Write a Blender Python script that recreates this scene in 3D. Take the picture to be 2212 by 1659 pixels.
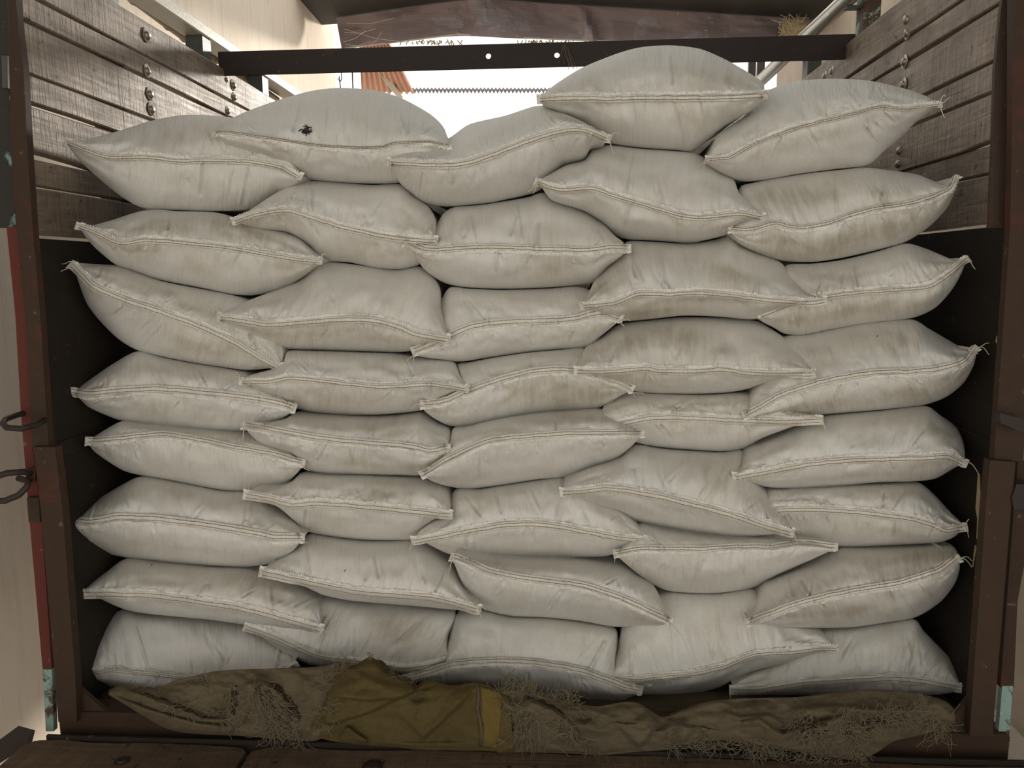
import bpy, math, random
import numpy as np
from mathutils import Matrix, Vector

random.seed(7)
rng = np.random.default_rng(11)
scene = bpy.context.scene
COL = scene.collection
for o in list(bpy.data.objects):
    bpy.data.objects.remove(o, do_unlink=True)

# ------------------------------------------------------------------ camera
W, H, F = 2212.0, 1659.0, 1650.0
CAM = np.array((0.0, 0.0, 2.05))
YAW, PITCH, ROLL = math.atan(0.0600), math.atan(0.1452), 0.0103
fw = np.array((-math.sin(YAW) * math.cos(PITCH), math.cos(YAW) * math.cos(PITCH), -math.sin(PITCH)))
rt = np.array((math.cos(YAW), math.sin(YAW), 0.0))
up = np.cross(rt, fw)
rt, up = rt * math.cos(ROLL) - up * math.sin(ROLL), up * math.cos(ROLL) + rt * math.sin(ROLL)
cd = bpy.data.cameras.new('camera')
cam = bpy.data.objects.new('camera', cd)
COL.objects.link(cam)
cd.sensor_width = 36.0
cd.lens = 36.0 * F / W
cd.clip_start = 0.05
cam.matrix_world = Matrix(((rt[0], up[0], -fw[0], CAM[0]), (rt[1], up[1], -fw[1], CAM[1]),
                           (rt[2], up[2], -fw[2], CAM[2]), (0, 0, 0, 1)))
scene.camera = cam

# ------------------------------------------------------------------ light
world = bpy.data.worlds.new('sky')
scene.world = world
world.use_nodes = True
bg = world.node_tree.nodes['Background']
bg.inputs['Color'].default_value = (1.0, 0.975, 0.92, 1)
bg.inputs['Strength'].default_value = 1.5
sd = bpy.data.lights.new('sun', 'SUN')
sd.energy = 4.4
sd.angle = math.radians(6)
sd.color = (1.0, 0.93, 0.82)
sun = bpy.data.objects.new('sun', sd)
COL.objects.link(sun)
sun.rotation_euler = Vector((-0.45, -0.8, -0.19)).to_track_quat('-Z', 'Y').to_euler()
sun.location = (5, 9, 5)
vs = scene.view_settings
vs.view_transform = 'Standard'
vs.look = 'None'
vs.gamma = 1.0
vs.use_curve_mapping = False
vs.exposure = 0.0

# ------------------------------------------------------------------ helpers
def at(px, py, Y):
    """point seen at photo pixel (px, py) on the plane y = Y"""
    px, py, Y = np.broadcast_arrays(np.asarray(px, float), np.asarray(py, float), np.asarray(Y, float))
    a = (px - W / 2) / F
    b = -(py - H / 2) / F
    d = a[..., None] * rt + b[..., None] * up + fw
    t = (Y - CAM[1]) / d[..., 1]
    return CAM + t[..., None] * d

def atx(px, py, X):
    a = (px - W / 2) / F
    b = -(py - H / 2) / F
    d = a * rt + b * up + fw
    return CAM + (X - CAM[0]) / d[0] * d

def mesh_obj(name, verts, faces, mat=None, parent=None, smooth=False, uv=None, attr=None):
    me = bpy.data.meshes.new(name)
    v = np.asarray(verts, float).reshape(-1, 3)
    me.from_pydata(v.tolist(), [], [tuple(int(i) for i in f) for f in faces])
    if smooth:
        me.polygons.foreach_set('use_smooth', np.ones(len(me.polygons), bool))
    if uv is not None:
        lay = me.uv_layers.new(name='UVMap')
        li = np.empty(len(me.loops), np.int32)
        me.loops.foreach_get('vertex_index', li)
        lay.data.foreach_set('uv', np.asarray(uv, np.float32)[li].ravel())
    if attr is not None:
        for k, val in attr.items():
            a = me.attributes.new(k, 'FLOAT', 'POINT')
            a.data.foreach_set('value', np.asarray(val, np.float32))
    me.update()
    if mat is not None:
        me.materials.append(mat)
    o = bpy.data.objects.new(name, me)
    COL.objects.link(o)
    if parent is not None:
        o.parent = parent
    return o

def empty(name, loc=(0, 0, 0)):
    o = bpy.data.objects.new(name, None)
    o.empty_display_size = 0.05
    COL.objects.link(o)
    o.location = loc
    return o

def settle(root):
    """keep children where they are although the root empty sits at the thing's base"""
    inv = Matrix.Translation(-Vector(root.location))
    for c in root.children:
        c.matrix_parent_inverse = inv

def tag(o, label=None, cat=None, group=None, kind=None):
    if label: o['label'] = label
    if cat: o['category'] = cat
    if group: o['group'] = group
    if kind: o['kind'] = kind
    return o

class MB:
    def __init__(s):
        s.v, s.f = [], []
    def add(s, verts, faces):
        n = len(s.v)
        s.v += [tuple(map(float, p)) for p in verts]
        s.f += [tuple(i + n for i in f) for f in faces]
        return s
    def box(s, lo, hi, bev=0.0):
        x0, y0, z0 = lo; x1, y1, z1 = hi
        if bev <= 0:
            vv = [(x, y, z) for z in (z0, z1) for y in (y0, y1) for x in (x0, x1)]
            return s.add(vv, [(0, 2, 3, 1), (4, 5, 7, 6), (0, 1, 5, 4), (2, 6, 7, 3), (0, 4, 6, 2), (1, 3, 7, 5)])
        b = bev
        vv, idx = [], {}
        for sx in (0, 1):
            for sy in (0, 1):
                for sz in (0, 1):
                    for ax in range(3):
                        p = [(x0, x1)[sx], (y0, y1)[sy], (z0, z1)[sz]]
                        for k, sg in enumerate((sx, sy, sz)):
                            if k != ax:
                                p[k] += b if sg == 0 else -b
                        idx[(sx, sy, sz, ax)] = len(vv)
                        vv.append(p)
        ff = []
        for ax in range(3):
            for sg in (0, 1):
                q = []
                for (i, j) in ((0, 0), (1, 0), (1, 1), (0, 1)):
                    c = [0, 0, 0]; c[ax] = sg; c[(ax + 1) % 3] = i; c[(ax + 2) % 3] = j
                    q.append(idx[(c[0], c[1], c[2], ax)])
                ff.append(tuple(q if sg else q[::-1]))
        for ax in range(3):
            for i in (0, 1):
                for j in (0, 1):
                    c0 = [0, 0, 0]; c1 = [0, 0, 0]
                    a1, a2 = (ax + 1) % 3, (ax + 2) % 3
                    c0[ax] = 0; c1[ax] = 1
                    for c in (c0, c1):
                        c[a1] = i; c[a2] = j
                    q = (idx[(*c0, a1)], idx[(*c1, a1)], idx[(*c1, a2)], idx[(*c0, a2)])
                    ff.append(q if (i == j) else q[::-1])
        for sx in (0, 1):
            for sy in (0, 1):
                for sz in (0, 1):
                    q = tuple(idx[(sx, sy, sz, a)] for a in range(3))
                    ff.append(q if (sx + sy + sz) % 2 else q[::-1])
        return s.add(vv, ff)
    def prism(s, poly, off):
        """polygon (3-D points, any winding) extruded by the vector off"""
        n = len(poly)
        a = [np.asarray(p, float) for p in poly]
        b = [p + np.asarray(off, float) for p in a]
        ff = [tuple(range(n)), tuple(range(2 * n - 1, n - 1, -1))]
        ff += [(i, i + n, (i + 1) % n + n, (i + 1) % n) for i in range(n)]
        return s.add(a + b, ff)
    def tube(s, pts, r, n=6, cap=True):
        P = np.asarray(pts, float)
        R = np.broadcast_to(np.asarray(r, float), (len(P),))
        T = np.gradient(P, axis=0)
        T /= np.linalg.norm(T, axis=1)[:, None] + 1e-12
        ref = np.array((0.0, 0.0, 1.0)) if abs(T[0][2]) < 0.9 else np.array((1.0, 0.0, 0.0))
        a = np.cross(T[0], ref); a /= np.linalg.norm(a)
        vv, ff = [], []
        for i in range(len(P)):
            a = a - T[i] * np.dot(a, T[i]); a /= np.linalg.norm(a) + 1e-12
            b = np.cross(T[i], a)
            for k in range(n):
                t = 2 * math.pi * k / n
                vv.append(P[i] + R[i] * (math.cos(t) * a + math.sin(t) * b))
        for i in range(len(P) - 1):
            for k in range(n):
                ff.append((i * n + k, i * n + (k + 1) % n, (i + 1) * n + (k + 1) % n, (i + 1) * n + k))
        if cap:
            ff.append(tuple(range(n))[::-1]); m = (len(P) - 1) * n
            ff.append(tuple(m + k for k in range(n)))
        return s.add(vv, ff)
    def lathe(s, prof, n, M):
        """prof: (radius, height) pairs about the local z axis, placed by the matrix M"""
        vv = []
        for r, h in prof:
            for k in range(n):
                t = 2 * math.pi * k / n
                vv.append(tuple(M @ Vector((r * math.cos(t), r * math.sin(t), h))))
        ff = []
        for i in range(len(prof) - 1):
            for k in range(n):
                ff.append((i * n + k, i * n + (k + 1) % n, (i + 1) * n + (k + 1) % n, (i + 1) * n + k))
        ff.append(tuple((len(prof) - 1) * n + k for k in range(n)))
        return s.add(vv, ff)
    def build(s, name, mat, parent=None, smooth=False):
        return mesh_obj(name, s.v, s.f, mat, parent, smooth)

def noise1(x, seed, octaves=1):
    r = np.random.default_rng(seed)
    g = r.uniform(-1, 1, 512)
    out, amp = 0, 1.0
    x = np.asarray(x, float)
    for _ in range(octaves):
        i = np.floor(x).astype(int); t = x - i; t = t * t * (3 - 2 * t)
        out = out + amp * (g[i % 512] * (1 - t) + g[(i + 1) % 512] * t)
        x = x * 2.03 + 17.3; amp *= 0.5
    return out

def noise2(x, y, seed, octaves=1):
    r = np.random.default_rng(seed)
    g = r.uniform(-1, 1, (128, 128))
    out, amp = 0, 1.0
    x, y = np.broadcast_arrays(np.asarray(x, float), np.asarray(y, float))
    for _ in range(octaves):
        i = np.floor(x).astype(int); j = np.floor(y).astype(int)
        t = x - i; t = t * t * (3 - 2 * t)
        q = y - j; q = q * q * (3 - 2 * q)
        a = g[i % 128, j % 128] * (1 - t) + g[(i + 1) % 128, j % 128] * t
        b = g[i % 128, (j + 1) % 128] * (1 - t) + g[(i + 1) % 128, (j + 1) % 128] * t
        out = out + amp * (a * (1 - q) + b * q)
        x = x * 2.03 + 11.7; y = y * 2.03 + 5.1; amp *= 0.5
    return out

def P(s):
    return np.array([[float(c) for c in p.split(',')] for p in s.split()])

def spline(pts, n, vw=1.0):
    """smooth curve through the points, resampled to n points evenly along its length"""
    p = np.asarray(pts, float)
    q = np.vstack([2 * p[0] - p[1], p, 2 * p[-1] - p[-2]])
    out = []
    for i in range(1, len(q) - 2):
        t = np.linspace(0, 1, 16, endpoint=False)[:, None]
        a, b, c, d = q[i - 1], q[i], q[i + 1], q[i + 2]
        m1 = (c - a) * 0.42; m2 = (d - b) * 0.42
        L = np.linalg.norm(c - b)
        for m in (m1, m2):
            l = np.linalg.norm(m)
            if l > L: m *= L / l
        out.append((2 * t**3 - 3 * t**2 + 1) * b + (t**3 - 2 * t**2 + t) * m1 + (-2 * t**3 + 3 * t**2) * c + (t**3 - t**2) * m2)
    out = np.vstack(out + [p[-1:]])
    seg = np.diff(out, axis=0); seg[:, -1] *= vw
    s = np.concatenate([[0], np.cumsum(np.linalg.norm(seg, axis=1))])
    w = np.linspace(0, s[-1], n)
    return np.stack([np.interp(w, s, out[:, k]) for k in range(out.shape[1])], 1)

# ------------------------------------------------------------------ materials
class NT:
    def __init__(s, name):
        s.m = bpy.data.materials.new(name); s.m.use_nodes = True
        s.t = s.m.node_tree; s.b = s.t.nodes['Principled BSDF']
    def n(s, typ, **kw):
        nd = s.t.nodes.new(typ)
        for k, v in kw.items():
            if k.startswith('i_'):
                nd.inputs[k[2:].replace('_', ' ')].default_value = v
            else:
                setattr(nd, k, v)
        return nd
    def l(s, a, b):
        s.t.links.new(a, b)
    def coords(s, kind='Object', scale=(1, 1, 1), rot=(0, 0, 0)):
        tc = s.n('ShaderNodeTexCoord'); mp = s.n('ShaderNodeMapping')
        mp.inputs['Scale'].default_value = scale; mp.inputs['Rotation'].default_value = rot
        s.l(tc.outputs[kind], mp.inputs['Vector'])
        return mp.outputs['Vector']
    def noise(s, vec, scale, detail=4, rough=0.55, dist=0.0):
        nd = s.n('ShaderNodeTexNoise'); nd.inputs['Scale'].default_value = scale
        nd.inputs['Detail'].default_value = detail; nd.inputs['Roughness'].default_value = rough
        nd.inputs['Distortion'].default_value = dist
        s.l(vec, nd.inputs['Vector'])
        return nd.outputs['Fac']
    def ramp(s, fac, stops):
        nd = s.n('ShaderNodeValToRGB'); e = nd.color_ramp.elements
        while len(e) < len(stops): e.new(0.5)
        for el, (p, c) in zip(e, stops):
            el.position = p; el.color = (*c, 1) if len(c) == 3 else c
        s.l(fac, nd.inputs['Fac'])
        return nd.outputs['Color']
    def mix(s, fac, a, b, mode='MIX'):
        nd = s.n('ShaderNodeMix', data_type='RGBA', blend_type=mode)
        for v, i in ((fac, 0), (a, 6), (b, 7)):
            if hasattr(v, 'links'): s.l(v, nd.inputs[i])
            elif i == 0: nd.inputs[0].default_value = v
            else: nd.inputs[i].default_value = (*v, 1)
        return nd.outputs[2]
    def math(s, op, a, b=0.0):
        nd = s.n('ShaderNodeMath', operation=op)
        for v, i in ((a, 0), (b, 1)):
            if hasattr(v, 'links'): s.l(v, nd.inputs[i])
            else: nd.inputs[i].default_value = v
        return nd.outputs[0]
    def bump(s, h, strength=0.3, dist=0.002, prev=None):
        nd = s.n('ShaderNodeBump'); nd.inputs['Strength'].default_value = strength
        nd.inputs['Distance'].default_value = dist
        s.l(h, nd.inputs['Height'])
        if prev is not None: s.l(prev, nd.inputs['Normal'])
        return nd.outputs['Normal']
    def out(s, color=None, rough=None, normal=None, metal=0.0, spec=0.5):
        b = s.b
        if color is not None:
            if hasattr(color, 'links'): s.l(color, b.inputs['Base Color'])
            else: b.inputs['Base Color'].default_value = (*color, 1)
        if rough is not None:
            if hasattr(rough, 'links'): s.l(rough, b.inputs['Roughness'])
            else: b.inputs['Roughness'].default_value = rough
        if normal is not None: s.l(normal, b.inputs['Normal'])
        b.inputs['Metallic'].default_value = metal
        b.inputs['Specular IOR Level'].default_value = spec
        return s.m

BLK, WHT = (0, 0, 0), (1, 1, 1)

def mat_sack():
    k = NT('woven_polypropylene')
    uv = k.coords('UV')
    oi = k.n('ShaderNodeObjectInfo')
    off = k.n('ShaderNodeVectorMath', operation='SCALE'); off.inputs[0].default_value = (13.7, 7.1, 3.3)
    k.l(oi.outputs['Random'], off.inputs['Scale'])
    add = k.n('ShaderNodeVectorMath', operation='ADD')
    k.l(uv, add.inputs[0]); k.l(off.outputs[0], add.inputs[1])
    v = add.outputs[0]
    at_ = k.n('ShaderNodeAttribute', attribute_name='dirt')
    st = k.n('ShaderNodeMapping'); st.inputs['Scale'].default_value = (60, 9, 1); k.l(v, st.inputs['Vector'])
    streak = k.noise(st.outputs[0], 1.0, 5, 0.6)
    blot = k.noise(v, 9.0, 6, 0.62, 0.4)
    fine = k.noise(v, 160.0, 3, 0.6)
    d = k.math('MULTIPLY', blot, streak)
    d = k.math('MULTIPLY', d, 2.3)
    d = k.math('MULTIPLY', d, at_.outputs['Fac'])
    d = k.math('ADD', d, k.math('MULTIPLY', k.math('SUBTRACT', fine, 0.5), 0.35))
    dc = k.n('ShaderNodeClamp'); k.l(d, dc.inputs[0])
    col = k.ramp(dc.outputs[0], [(0.0, (0.71, 0.69, 0.645)), (0.5, (0.61, 0.575, 0.505)), (1.0, (0.46, 0.415, 0.34))])
    w1 = k.n('ShaderNodeTexWave', wave_type='BANDS', bands_direction='DIAGONAL'); w1.inputs['Scale'].default_value = 185
    w1.inputs['Distortion'].default_value = 0.6; w1.inputs['Detail'].default_value = 1
    k.l(v, w1.inputs['Vector'])
    n1 = k.bump(w1.outputs['Fac'], 0.22, 0.0012)
    n2 = k.bump(streak, 0.6, 0.008, n1)
    st2 = k.n('ShaderNodeMapping'); st2.inputs['Scale'].default_value = (170, 14, 1); k.l(v, st2.inputs['Vector'])
    pleat = k.noise(st2.outputs[0], 1.0, 3, 0.55)
    n25 = k.bump(pleat, 0.55, 0.004, n2)
    n3 = k.bump(fine, 0.25, 0.0015, n25)
    col = k.mix(k.math('MULTIPLY', w1.outputs['Fac'], 0.05), col, (0.3, 0.28, 0.25))
    return k.out(col, 0.62, n3, spec=0.35)

def mat_plain(name, col, rough=0.7, scale=40, var=0.25, bump=0.2, metal=0.0, spec=0.4):
    k = NT(name); v = k.coords('Object')
    n = k.noise(v, scale, 5, 0.6)
    c = k.mix(n, tuple(x * (1 - var) for x in col), tuple(min(1, x * (1 + var)) for x in col))
    return k.out(c, rough, k.bump(n, bump, 0.002), metal, spec)

def mat_wood(name, a, b, dark, rough=0.5, axis=1, spec=0.5):
    """weathered board: grain along axis, saw marks across"""
    k = NT(name)
    oi = k.n('ShaderNodeObjectInfo')
    sc = [26, 26, 26]; sc[axis] = 2.2
    sc2 = [7, 7, 7]; sc2[axis] = 95
    tc = k.n('ShaderNodeTexCoord')
    off = k.n('ShaderNodeVectorMath', operation='SCALE'); off.inputs[0].default_value = (3.1, 5.7, 9.3)
    k.l(oi.outputs['Random'], off.inputs['Scale'])
    add = k.n('ShaderNodeVectorMath', operation='ADD')
    k.l(tc.outputs['Object'], add.inputs[0]); k.l(off.outputs[0], add.inputs[1])
    def mp(s):
        m = k.n('ShaderNodeMapping'); m.inputs['Scale'].default_value = s; k.l(add.outputs[0], m.inputs['Vector']); return m.outputs[0]
    grain = k.noise(mp(sc), 2.2, 8, 0.62, 1.2)
    saw = k.noise(mp(sc2), 1.0, 3, 0.6)
    blot = k.noise(mp((1, 1, 1)), 7.0, 5, 0.6)
    spots = k.noise(mp((1, 1, 1)), 34.0, 4, 0.7)
    c = k.mix(k.ramp(grain, [(0.32, BLK), (0.68, WHT)]), a, b)
    c = k.mix(k.math('MULTIPLY', k.ramp(saw, [(0.42, WHT), (0.6, BLK)]), 0.24), c, dark)
    c = k.mix(k.math('MULTIPLY', k.ramp(blot, [(0.45, BLK), (0.75, WHT)]), 0.6), c, dark)
    c = k.mix(k.ramp(spots, [(0.60, BLK), (0.70, WHT)]), c, tuple(x * 0.45 for x in dark))
    h = k.math('ADD', k.math('MULTIPLY', grain, 0.6), saw)
    nb = k.bump(h, 0.85, 0.006)
    r = k.math('ADD', k.math('MULTIPLY', blot, 0.35), rough - 0.17)
    return k.out(c, r, nb, spec=spec)

def mat_metal(name, base, paint, rust, paint_lo=0.5, rough=0.55, scale=6):
    k = NT(name); v = k.coords('Object')
    n = k.noise(v, scale, 8, 0.68, 0.3)
    n2 = k.noise(v, scale * 7, 6, 0.65)
    c = k.mix(n2, base, rust)
    c = k.mix(k.ramp(n, [(paint_lo, BLK), (paint_lo + 0.06, WHT)]), c, paint)
    c = k.mix(k.ramp(n2, [(0.66, BLK), (0.7, WHT)]), c, tuple(min(1, x * 2.2 + 0.02) for x in rust))
    return k.out(c, rough, k.bump(n2, 0.35, 0.003), 0.0, 0.22)

def mat_plaster(name, a, b, scale=1.2):
    k = NT(name); v = k.coords('Object')
    n = k.noise(v, scale, 7, 0.65)
    st = k.noise(k.coords('Object', (1, 7, 0.7)), 3.0, 5, 0.6)
    f = k.noise(v, 60, 4, 0.6)
    c = k.mix(k.ramp(n, [(0.3, BLK), (0.75, WHT)]), a, b)
    c = k.mix(k.math('MULTIPLY', k.ramp(st, [(0.5, BLK), (0.75, WHT)]), 0.45), c, tuple(x * 0.62 for x in b))
    return k.out(c, 0.9, k.bump(f, 0.4, 0.004), spec=0.2)

def mat_cloth(name, a, b, dark):
    k = NT(name); v = k.coords('Object')
    n = k.noise(v, 9, 6, 0.62)
    w = k.n('ShaderNodeTexChecker'); w.inputs['Scale'].default_value = 420; k.l(v, w.inputs['Vector'])
    f = k.noise(v, 190, 4, 0.7)
    c = k.mix(k.ramp(n, [(0.3, BLK), (0.72, WHT)]), a, b)
    c = k.mix(k.math('MULTIPLY', f, 0.55), c, dark)
    return k.out(c, 0.95, k.bump(f, 0.8, 0.004), spec=0.1)

M = {}
M['sack'] = mat_sack()
M['hem'] = mat_plain('hem_weave', (0.645, 0.61, 0.535), 0.65, 110, 0.24, 0.35)
M['fray'] = mat_plain('cut_weave_edge', (0.70, 0.67, 0.605), 0.6, 130, 0.2, 0.3)
M['thread'] = mat_plain('brown_thread', (0.27, 0.21, 0.145), 0.8, 200, 0.35, 0.2)
M['tail'] = mat_plain('pale_thread', (0.55, 0.49, 0.38), 0.8, 200, 0.25, 0.2)
M['plank'] = mat_wood('weathered_plank', (0.165, 0.120, 0.080), (0.31, 0.236, 0.168), (0.040, 0.029, 0.021), 0.46, 1, 0.5)
M['tailwood'] = mat_wood('dark_tailboard_wood', (0.105, 0.070, 0.044), (0.16, 0.108, 0.068), (0.04, 0.027, 0.018), 0.7, 0, 0.3)
M['sheet'] = mat_metal('dark_steel_sheet', (0.020, 0.016, 0.013), (0.030, 0.024, 0.018), (0.028, 0.020, 0.014), 0.58, 0.6)
M['brown'] = mat_metal('brown_painted_steel', (0.036, 0.021, 0.013), (0.070, 0.027, 0.017), (0.055, 0.032, 0.019), 0.56, 0.65)
M['redbrown'] = mat_metal('scraped_red_brown_steel', (0.050, 0.031, 0.022), (0.065, 0.034, 0.024), (0.08, 0.055, 0.04), 0.58, 0.6)
M['red'] = mat_metal('red_painted_steel', (0.12, 0.022, 0.016), (0.055, 0.03, 0.022), (0.10, 0.03, 0.02), 0.62, 0.55)
M['cyan'] = mat_metal('chipped_cyan_steel', (0.28, 0.40, 0.36), (0.09, 0.055, 0.035), (0.24, 0.33, 0.29), 0.47, 0.6, 14)
M['teal'] = mat_metal('dark_teal_steel', (0.022, 0.028, 0.026), (0.22, 0.33, 0.31), (0.045, 0.035, 0.026), 0.57, 0.5, 9)
M['stud'] = mat_metal('dull_green_steel', (0.060, 0.080, 0.075), (0.04, 0.045, 0.042), (0.09, 0.085, 0.07), 0.6, 0.4)
M['bar'] = mat_metal('black_brown_bar', (0.030, 0.024, 0.022), (0.05, 0.035, 0.028), (0.04, 0.028, 0.022), 0.62, 0.45)
M['galv'] = mat_metal('galvanised_pipe', (0.34, 0.31, 0.26), (0.20, 0.16, 0.11), (0.42, 0.39, 0.33), 0.62, 0.32)
M['galv'].node_tree.nodes['Principled BSDF'].inputs['Metallic'].default_value = 0.75
M['railtop'] = mat_metal('worn_zinc_rail', (0.40, 0.38, 0.33), (0.16, 0.13, 0.10), (0.5, 0.47, 0.4), 0.66, 0.4, 12)
M['bolt'] = mat_plain('bolt_steel', (0.30, 0.27, 0.23), 0.3, 60, 0.3, 0.2, 0.85)
M['bamboo'] = mat_plain('old_bamboo', (0.30, 0.22, 0.13), 0.5, 30, 0.35, 0.2)
M['cream'] = mat_plaster('cream_plaster', (0.72, 0.62, 0.52), (0.83, 0.75, 0.64))
M['concrete'] = mat_plaster('grey_concrete', (0.30, 0.25, 0.20), (0.42, 0.36, 0.29), 2.5)
M['ground'] = mat_plaster('pale_concrete_ground', (0.40, 0.34, 0.28), (0.52, 0.46, 0.39), 1.5)
M['fascia'] = mat_metal('crumpled_brown_sheet', (0.30, 0.25, 0.255), (0.36, 0.315, 0.33), (0.30, 0.22, 0.20), 0.55, 0.45, 3)
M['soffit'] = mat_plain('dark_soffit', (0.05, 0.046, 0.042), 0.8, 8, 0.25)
M['rust'] = mat_plain('rusty_corrugated_sheet', (0.46, 0.22, 0.12), 0.8, 5, 0.35)
M['grime'] = mat_plain('grey_corrugated_sheet', (0.10, 0.075, 0.075), 0.7, 5, 0.3)
M['burlap'] = mat_cloth('burlap', (0.125, 0.099, 0.060), (0.185, 0.148, 0.093), (0.06, 0.044, 0.024))
M['burlap2'] = mat_cloth('dull_burlap', (0.115, 0.092, 0.057), (0.172, 0.137, 0.088), (0.054, 0.041, 0.023))
M['olive'] = mat_cloth('olive_canvas', (0.098, 0.072, 0.028), (0.138, 0.102, 0.042), (0.045, 0.033, 0.012))
M['ochre'] = mat_cloth('ochre_canvas', (0.15, 0.105, 0.03), (0.20, 0.142, 0.042), (0.07, 0.05, 0.016))
M['hole_shade'] = mat_cloth('hole_shade_burlap', (0.035, 0.026, 0.016), (0.06, 0.046, 0.028), (0.015, 0.011, 0.007))  # near-black cloth colour standing in for the shade inside torn burlap
M['fibre'] = mat_plain('jute_fibre', (0.15, 0.12, 0.074), 0.9, 150, 0.3, 0.1)
M['straw'] = mat_plain('straw', (0.42, 0.34, 0.20), 0.9, 80, 0.3, 0.1)

# ------------------------------------------------------------------ the setting
ZC = CAM[2]
XL, XR = -1.23, 1.02
ZFLOOR = ZC - 1.118
YP = 1.70                                   # plane of the rear posts

tag(MB().box((-6, -3, -0.2), (6, 16, 0.0)).build('floor_yard', M['ground']), kind='structure')
tag(MB().box((XL - 0.03, 1.72, ZFLOOR - 0.06), (XR + 0.03, 4.7, ZFLOOR)).build('floor', M['tailwood']), kind='structure')
tag(MB().box((-2.25, 0.2, 0), (-1.95, 6.95, 4.2)).build('wall_yard_left', M['cream']), kind='structure')
tag(MB().box((2.05, 0.2, 0), (2.35, 7.6, 5.6)).build('wall_yard_right', M['concrete']), kind='structure')

tag(MB().box((-2.25, -3.2, 4.2), (2.35, 2.6, 4.32)).build('added_shade_roof', M['soffit']), kind='structure')  # unseen shed roof, assumed and added to cut the light from above

BOLT = None
def bolt(parent, p, nx, r=0.011):
    global BOLT
    if BOLT is None:
        prof = [(0.0001, 0.0), (1.65, 0.0), (1.7, 0.14), (1.6, 0.2), (1.0, 0.24), (0.97, 0.55), (0.75, 0.82), (0.35, 0.95), (0.05, 0.98)]
        b = MB().lathe(prof, 14, Matrix.Identity(4))
        BOLT = b.build('bolt', M['bolt'], parent, True)
        o = BOLT
    else:
        o = BOLT.copy(); COL.objects.link(o); o.parent = parent
    o.location = tuple(p)
    o.rotation_euler = (0, math.pi / 2 * nx, 0)
    o.scale = (r, r, r)
    return o

def side_wall(name, X, s, zs, seed, bolts):
    """s = +1: inner face looks to +x (left wall)"""
    root = tag(empty(name), kind='structure')
    r = random.Random(seed)
    for i in range(len(zs) - 1):
        ztop, zbot = zs[i], zs[i + 1]
        g = (0.006, 0.008, 0.008, 0.007, 0.012, 0.0065, 0.0045)[min(i, 6)]
        off = r.uniform(-0.004, 0.004)
        n = 26
        ys = np.linspace(1.735, 4.66, n)
        wt = noise1(ys * 3.1 + i * 9, seed + i) * 0.0022
        wb = noise1(ys * 3.1 + i * 9, seed + i + 50) * 0.0022
        if i == 4:                                     # the gap under this plank narrows away from the post
            wb = wb - np.interp(ys, [1.74, 1.98, 2.1], [-0.010, 0.001, 0.0085])
        wx = noise1(ys * 2.0, seed + i + 90) * 0.002 + off
        v, f = [], []
        a = X + s * 0.0
        t = 0.026
        for k in range(n):
            zt = ZC + ztop - g / 2 + wt[k]; zb = ZC + zbot + g / 2 + wb[k]
            xi = a + wx[k]; xo = xi - s * t; c = 0.003
            v += [(xi - s * c, ys[k], zt), (xi, ys[k], zt - c), (xi, ys[k], zb + c), (xi - s * c, ys[k], zb), (xo, ys[k], zb), (xo, ys[k], zt)]
        for k in range(n - 1):
            for q in range(6):
                f.append((k * 6 + q, k * 6 + (q + 1) % 6, k * 6 + 6 + (q + 1) % 6, k * 6 + 6 + q))
        f += [tuple(range(6)), tuple(range((n - 1) * 6 + 5, (n - 1) * 6 - 1, -1))]
        mesh_obj('plank', v, f, M['plank'], root)
    xs = sorted((X, X - s * 0.006))
    MB().box((xs[0], 1.765, ZFLOOR), (xs[1], 4.66, ZC + zs[-1] - 0.006), 0.001).build('sheet_panel', M['sheet'], root)
    xs = sorted((X + s * 0.0, X + s * 0.004))
    for zz in (-0.42,):
        MB().box((xs[0], 1.78, ZC + zz - 0.02), (xs[1], 4.66, ZC + zz + 0.02), 0.001).build('sheet_seam', M['sheet'], root)
    for px, py, rr in bolts:
        p = atx(px, py, X)
        bolt(root, (p[0], p[1], p[2]), s, rr)
    return root

WL = side_wall('wall_left', XL, 1, (0.765, 0.655, 0.592, 0.472, 0.403, 0.281, 0.213, 0.099), 3,
               [(316, 76, .013), (317, 153, .012), (323, 203, .012), (326, 236, .012), (503, 184, .013), (505, 210, .011), (491, 240, .011), (489, 172, .007)])
WR = side_wall('wall_right', XR, -1, (0.79, 0.67, 0.603, 0.478, 0.408, 0.290, 0.219, 0.102), 21,
               [(1961, 42, .014), (1961, 71, .012), (1955, 133, .012), (1953, 182, .012), (1945, 326, .012), (1943, 354, .012), (1798, 154, .012), (1783, 164, .012)])

# pale scrapes on the right hand sheet
def scrape(poly, parent):
    pts = [atx(x, y, XR - 0.0015) for x, y in poly]
    MB().prism(pts, (0.001, 0, 0)).build('paint_scrape', M['straw'], parent)
scrape([(2112, 1022), (2116, 1030), (2117, 1060), (2122, 1082), (2117, 1100), (2119, 1125), (2115, 1163), (2109, 1164), (2111, 1120), (2107, 1098), (2110, 1060)], WR)
scrape([(2106, 1177), (2109, 1182), (2105, 1205), (2102, 1224), (2100, 1224), (2103, 1195)], WR)
scrape([(2153, 725), (2155, 728), (2153, 742), (2150, 738)], WR)
scrape([(2126, 974), (2128, 974), (2128, 980), (2126, 979)], WR)

wf = tag(empty('wall_front'), kind='structure')
for i in range(9):
    z0 = ZFLOOR + 0.01 + i * 0.2
    MB().box((XL + 0.01, 4.60, z0), (XR - 0.01, 4.63, z0 + 0.192), 0.003).build('plank', M['plank'], wf)

# ---- steel above the left planks
def rect_bar(lo, hi, name, mat, parent, bev=0.004):
    return MB().box(lo, hi, bev).build(name, mat, parent)

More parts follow.
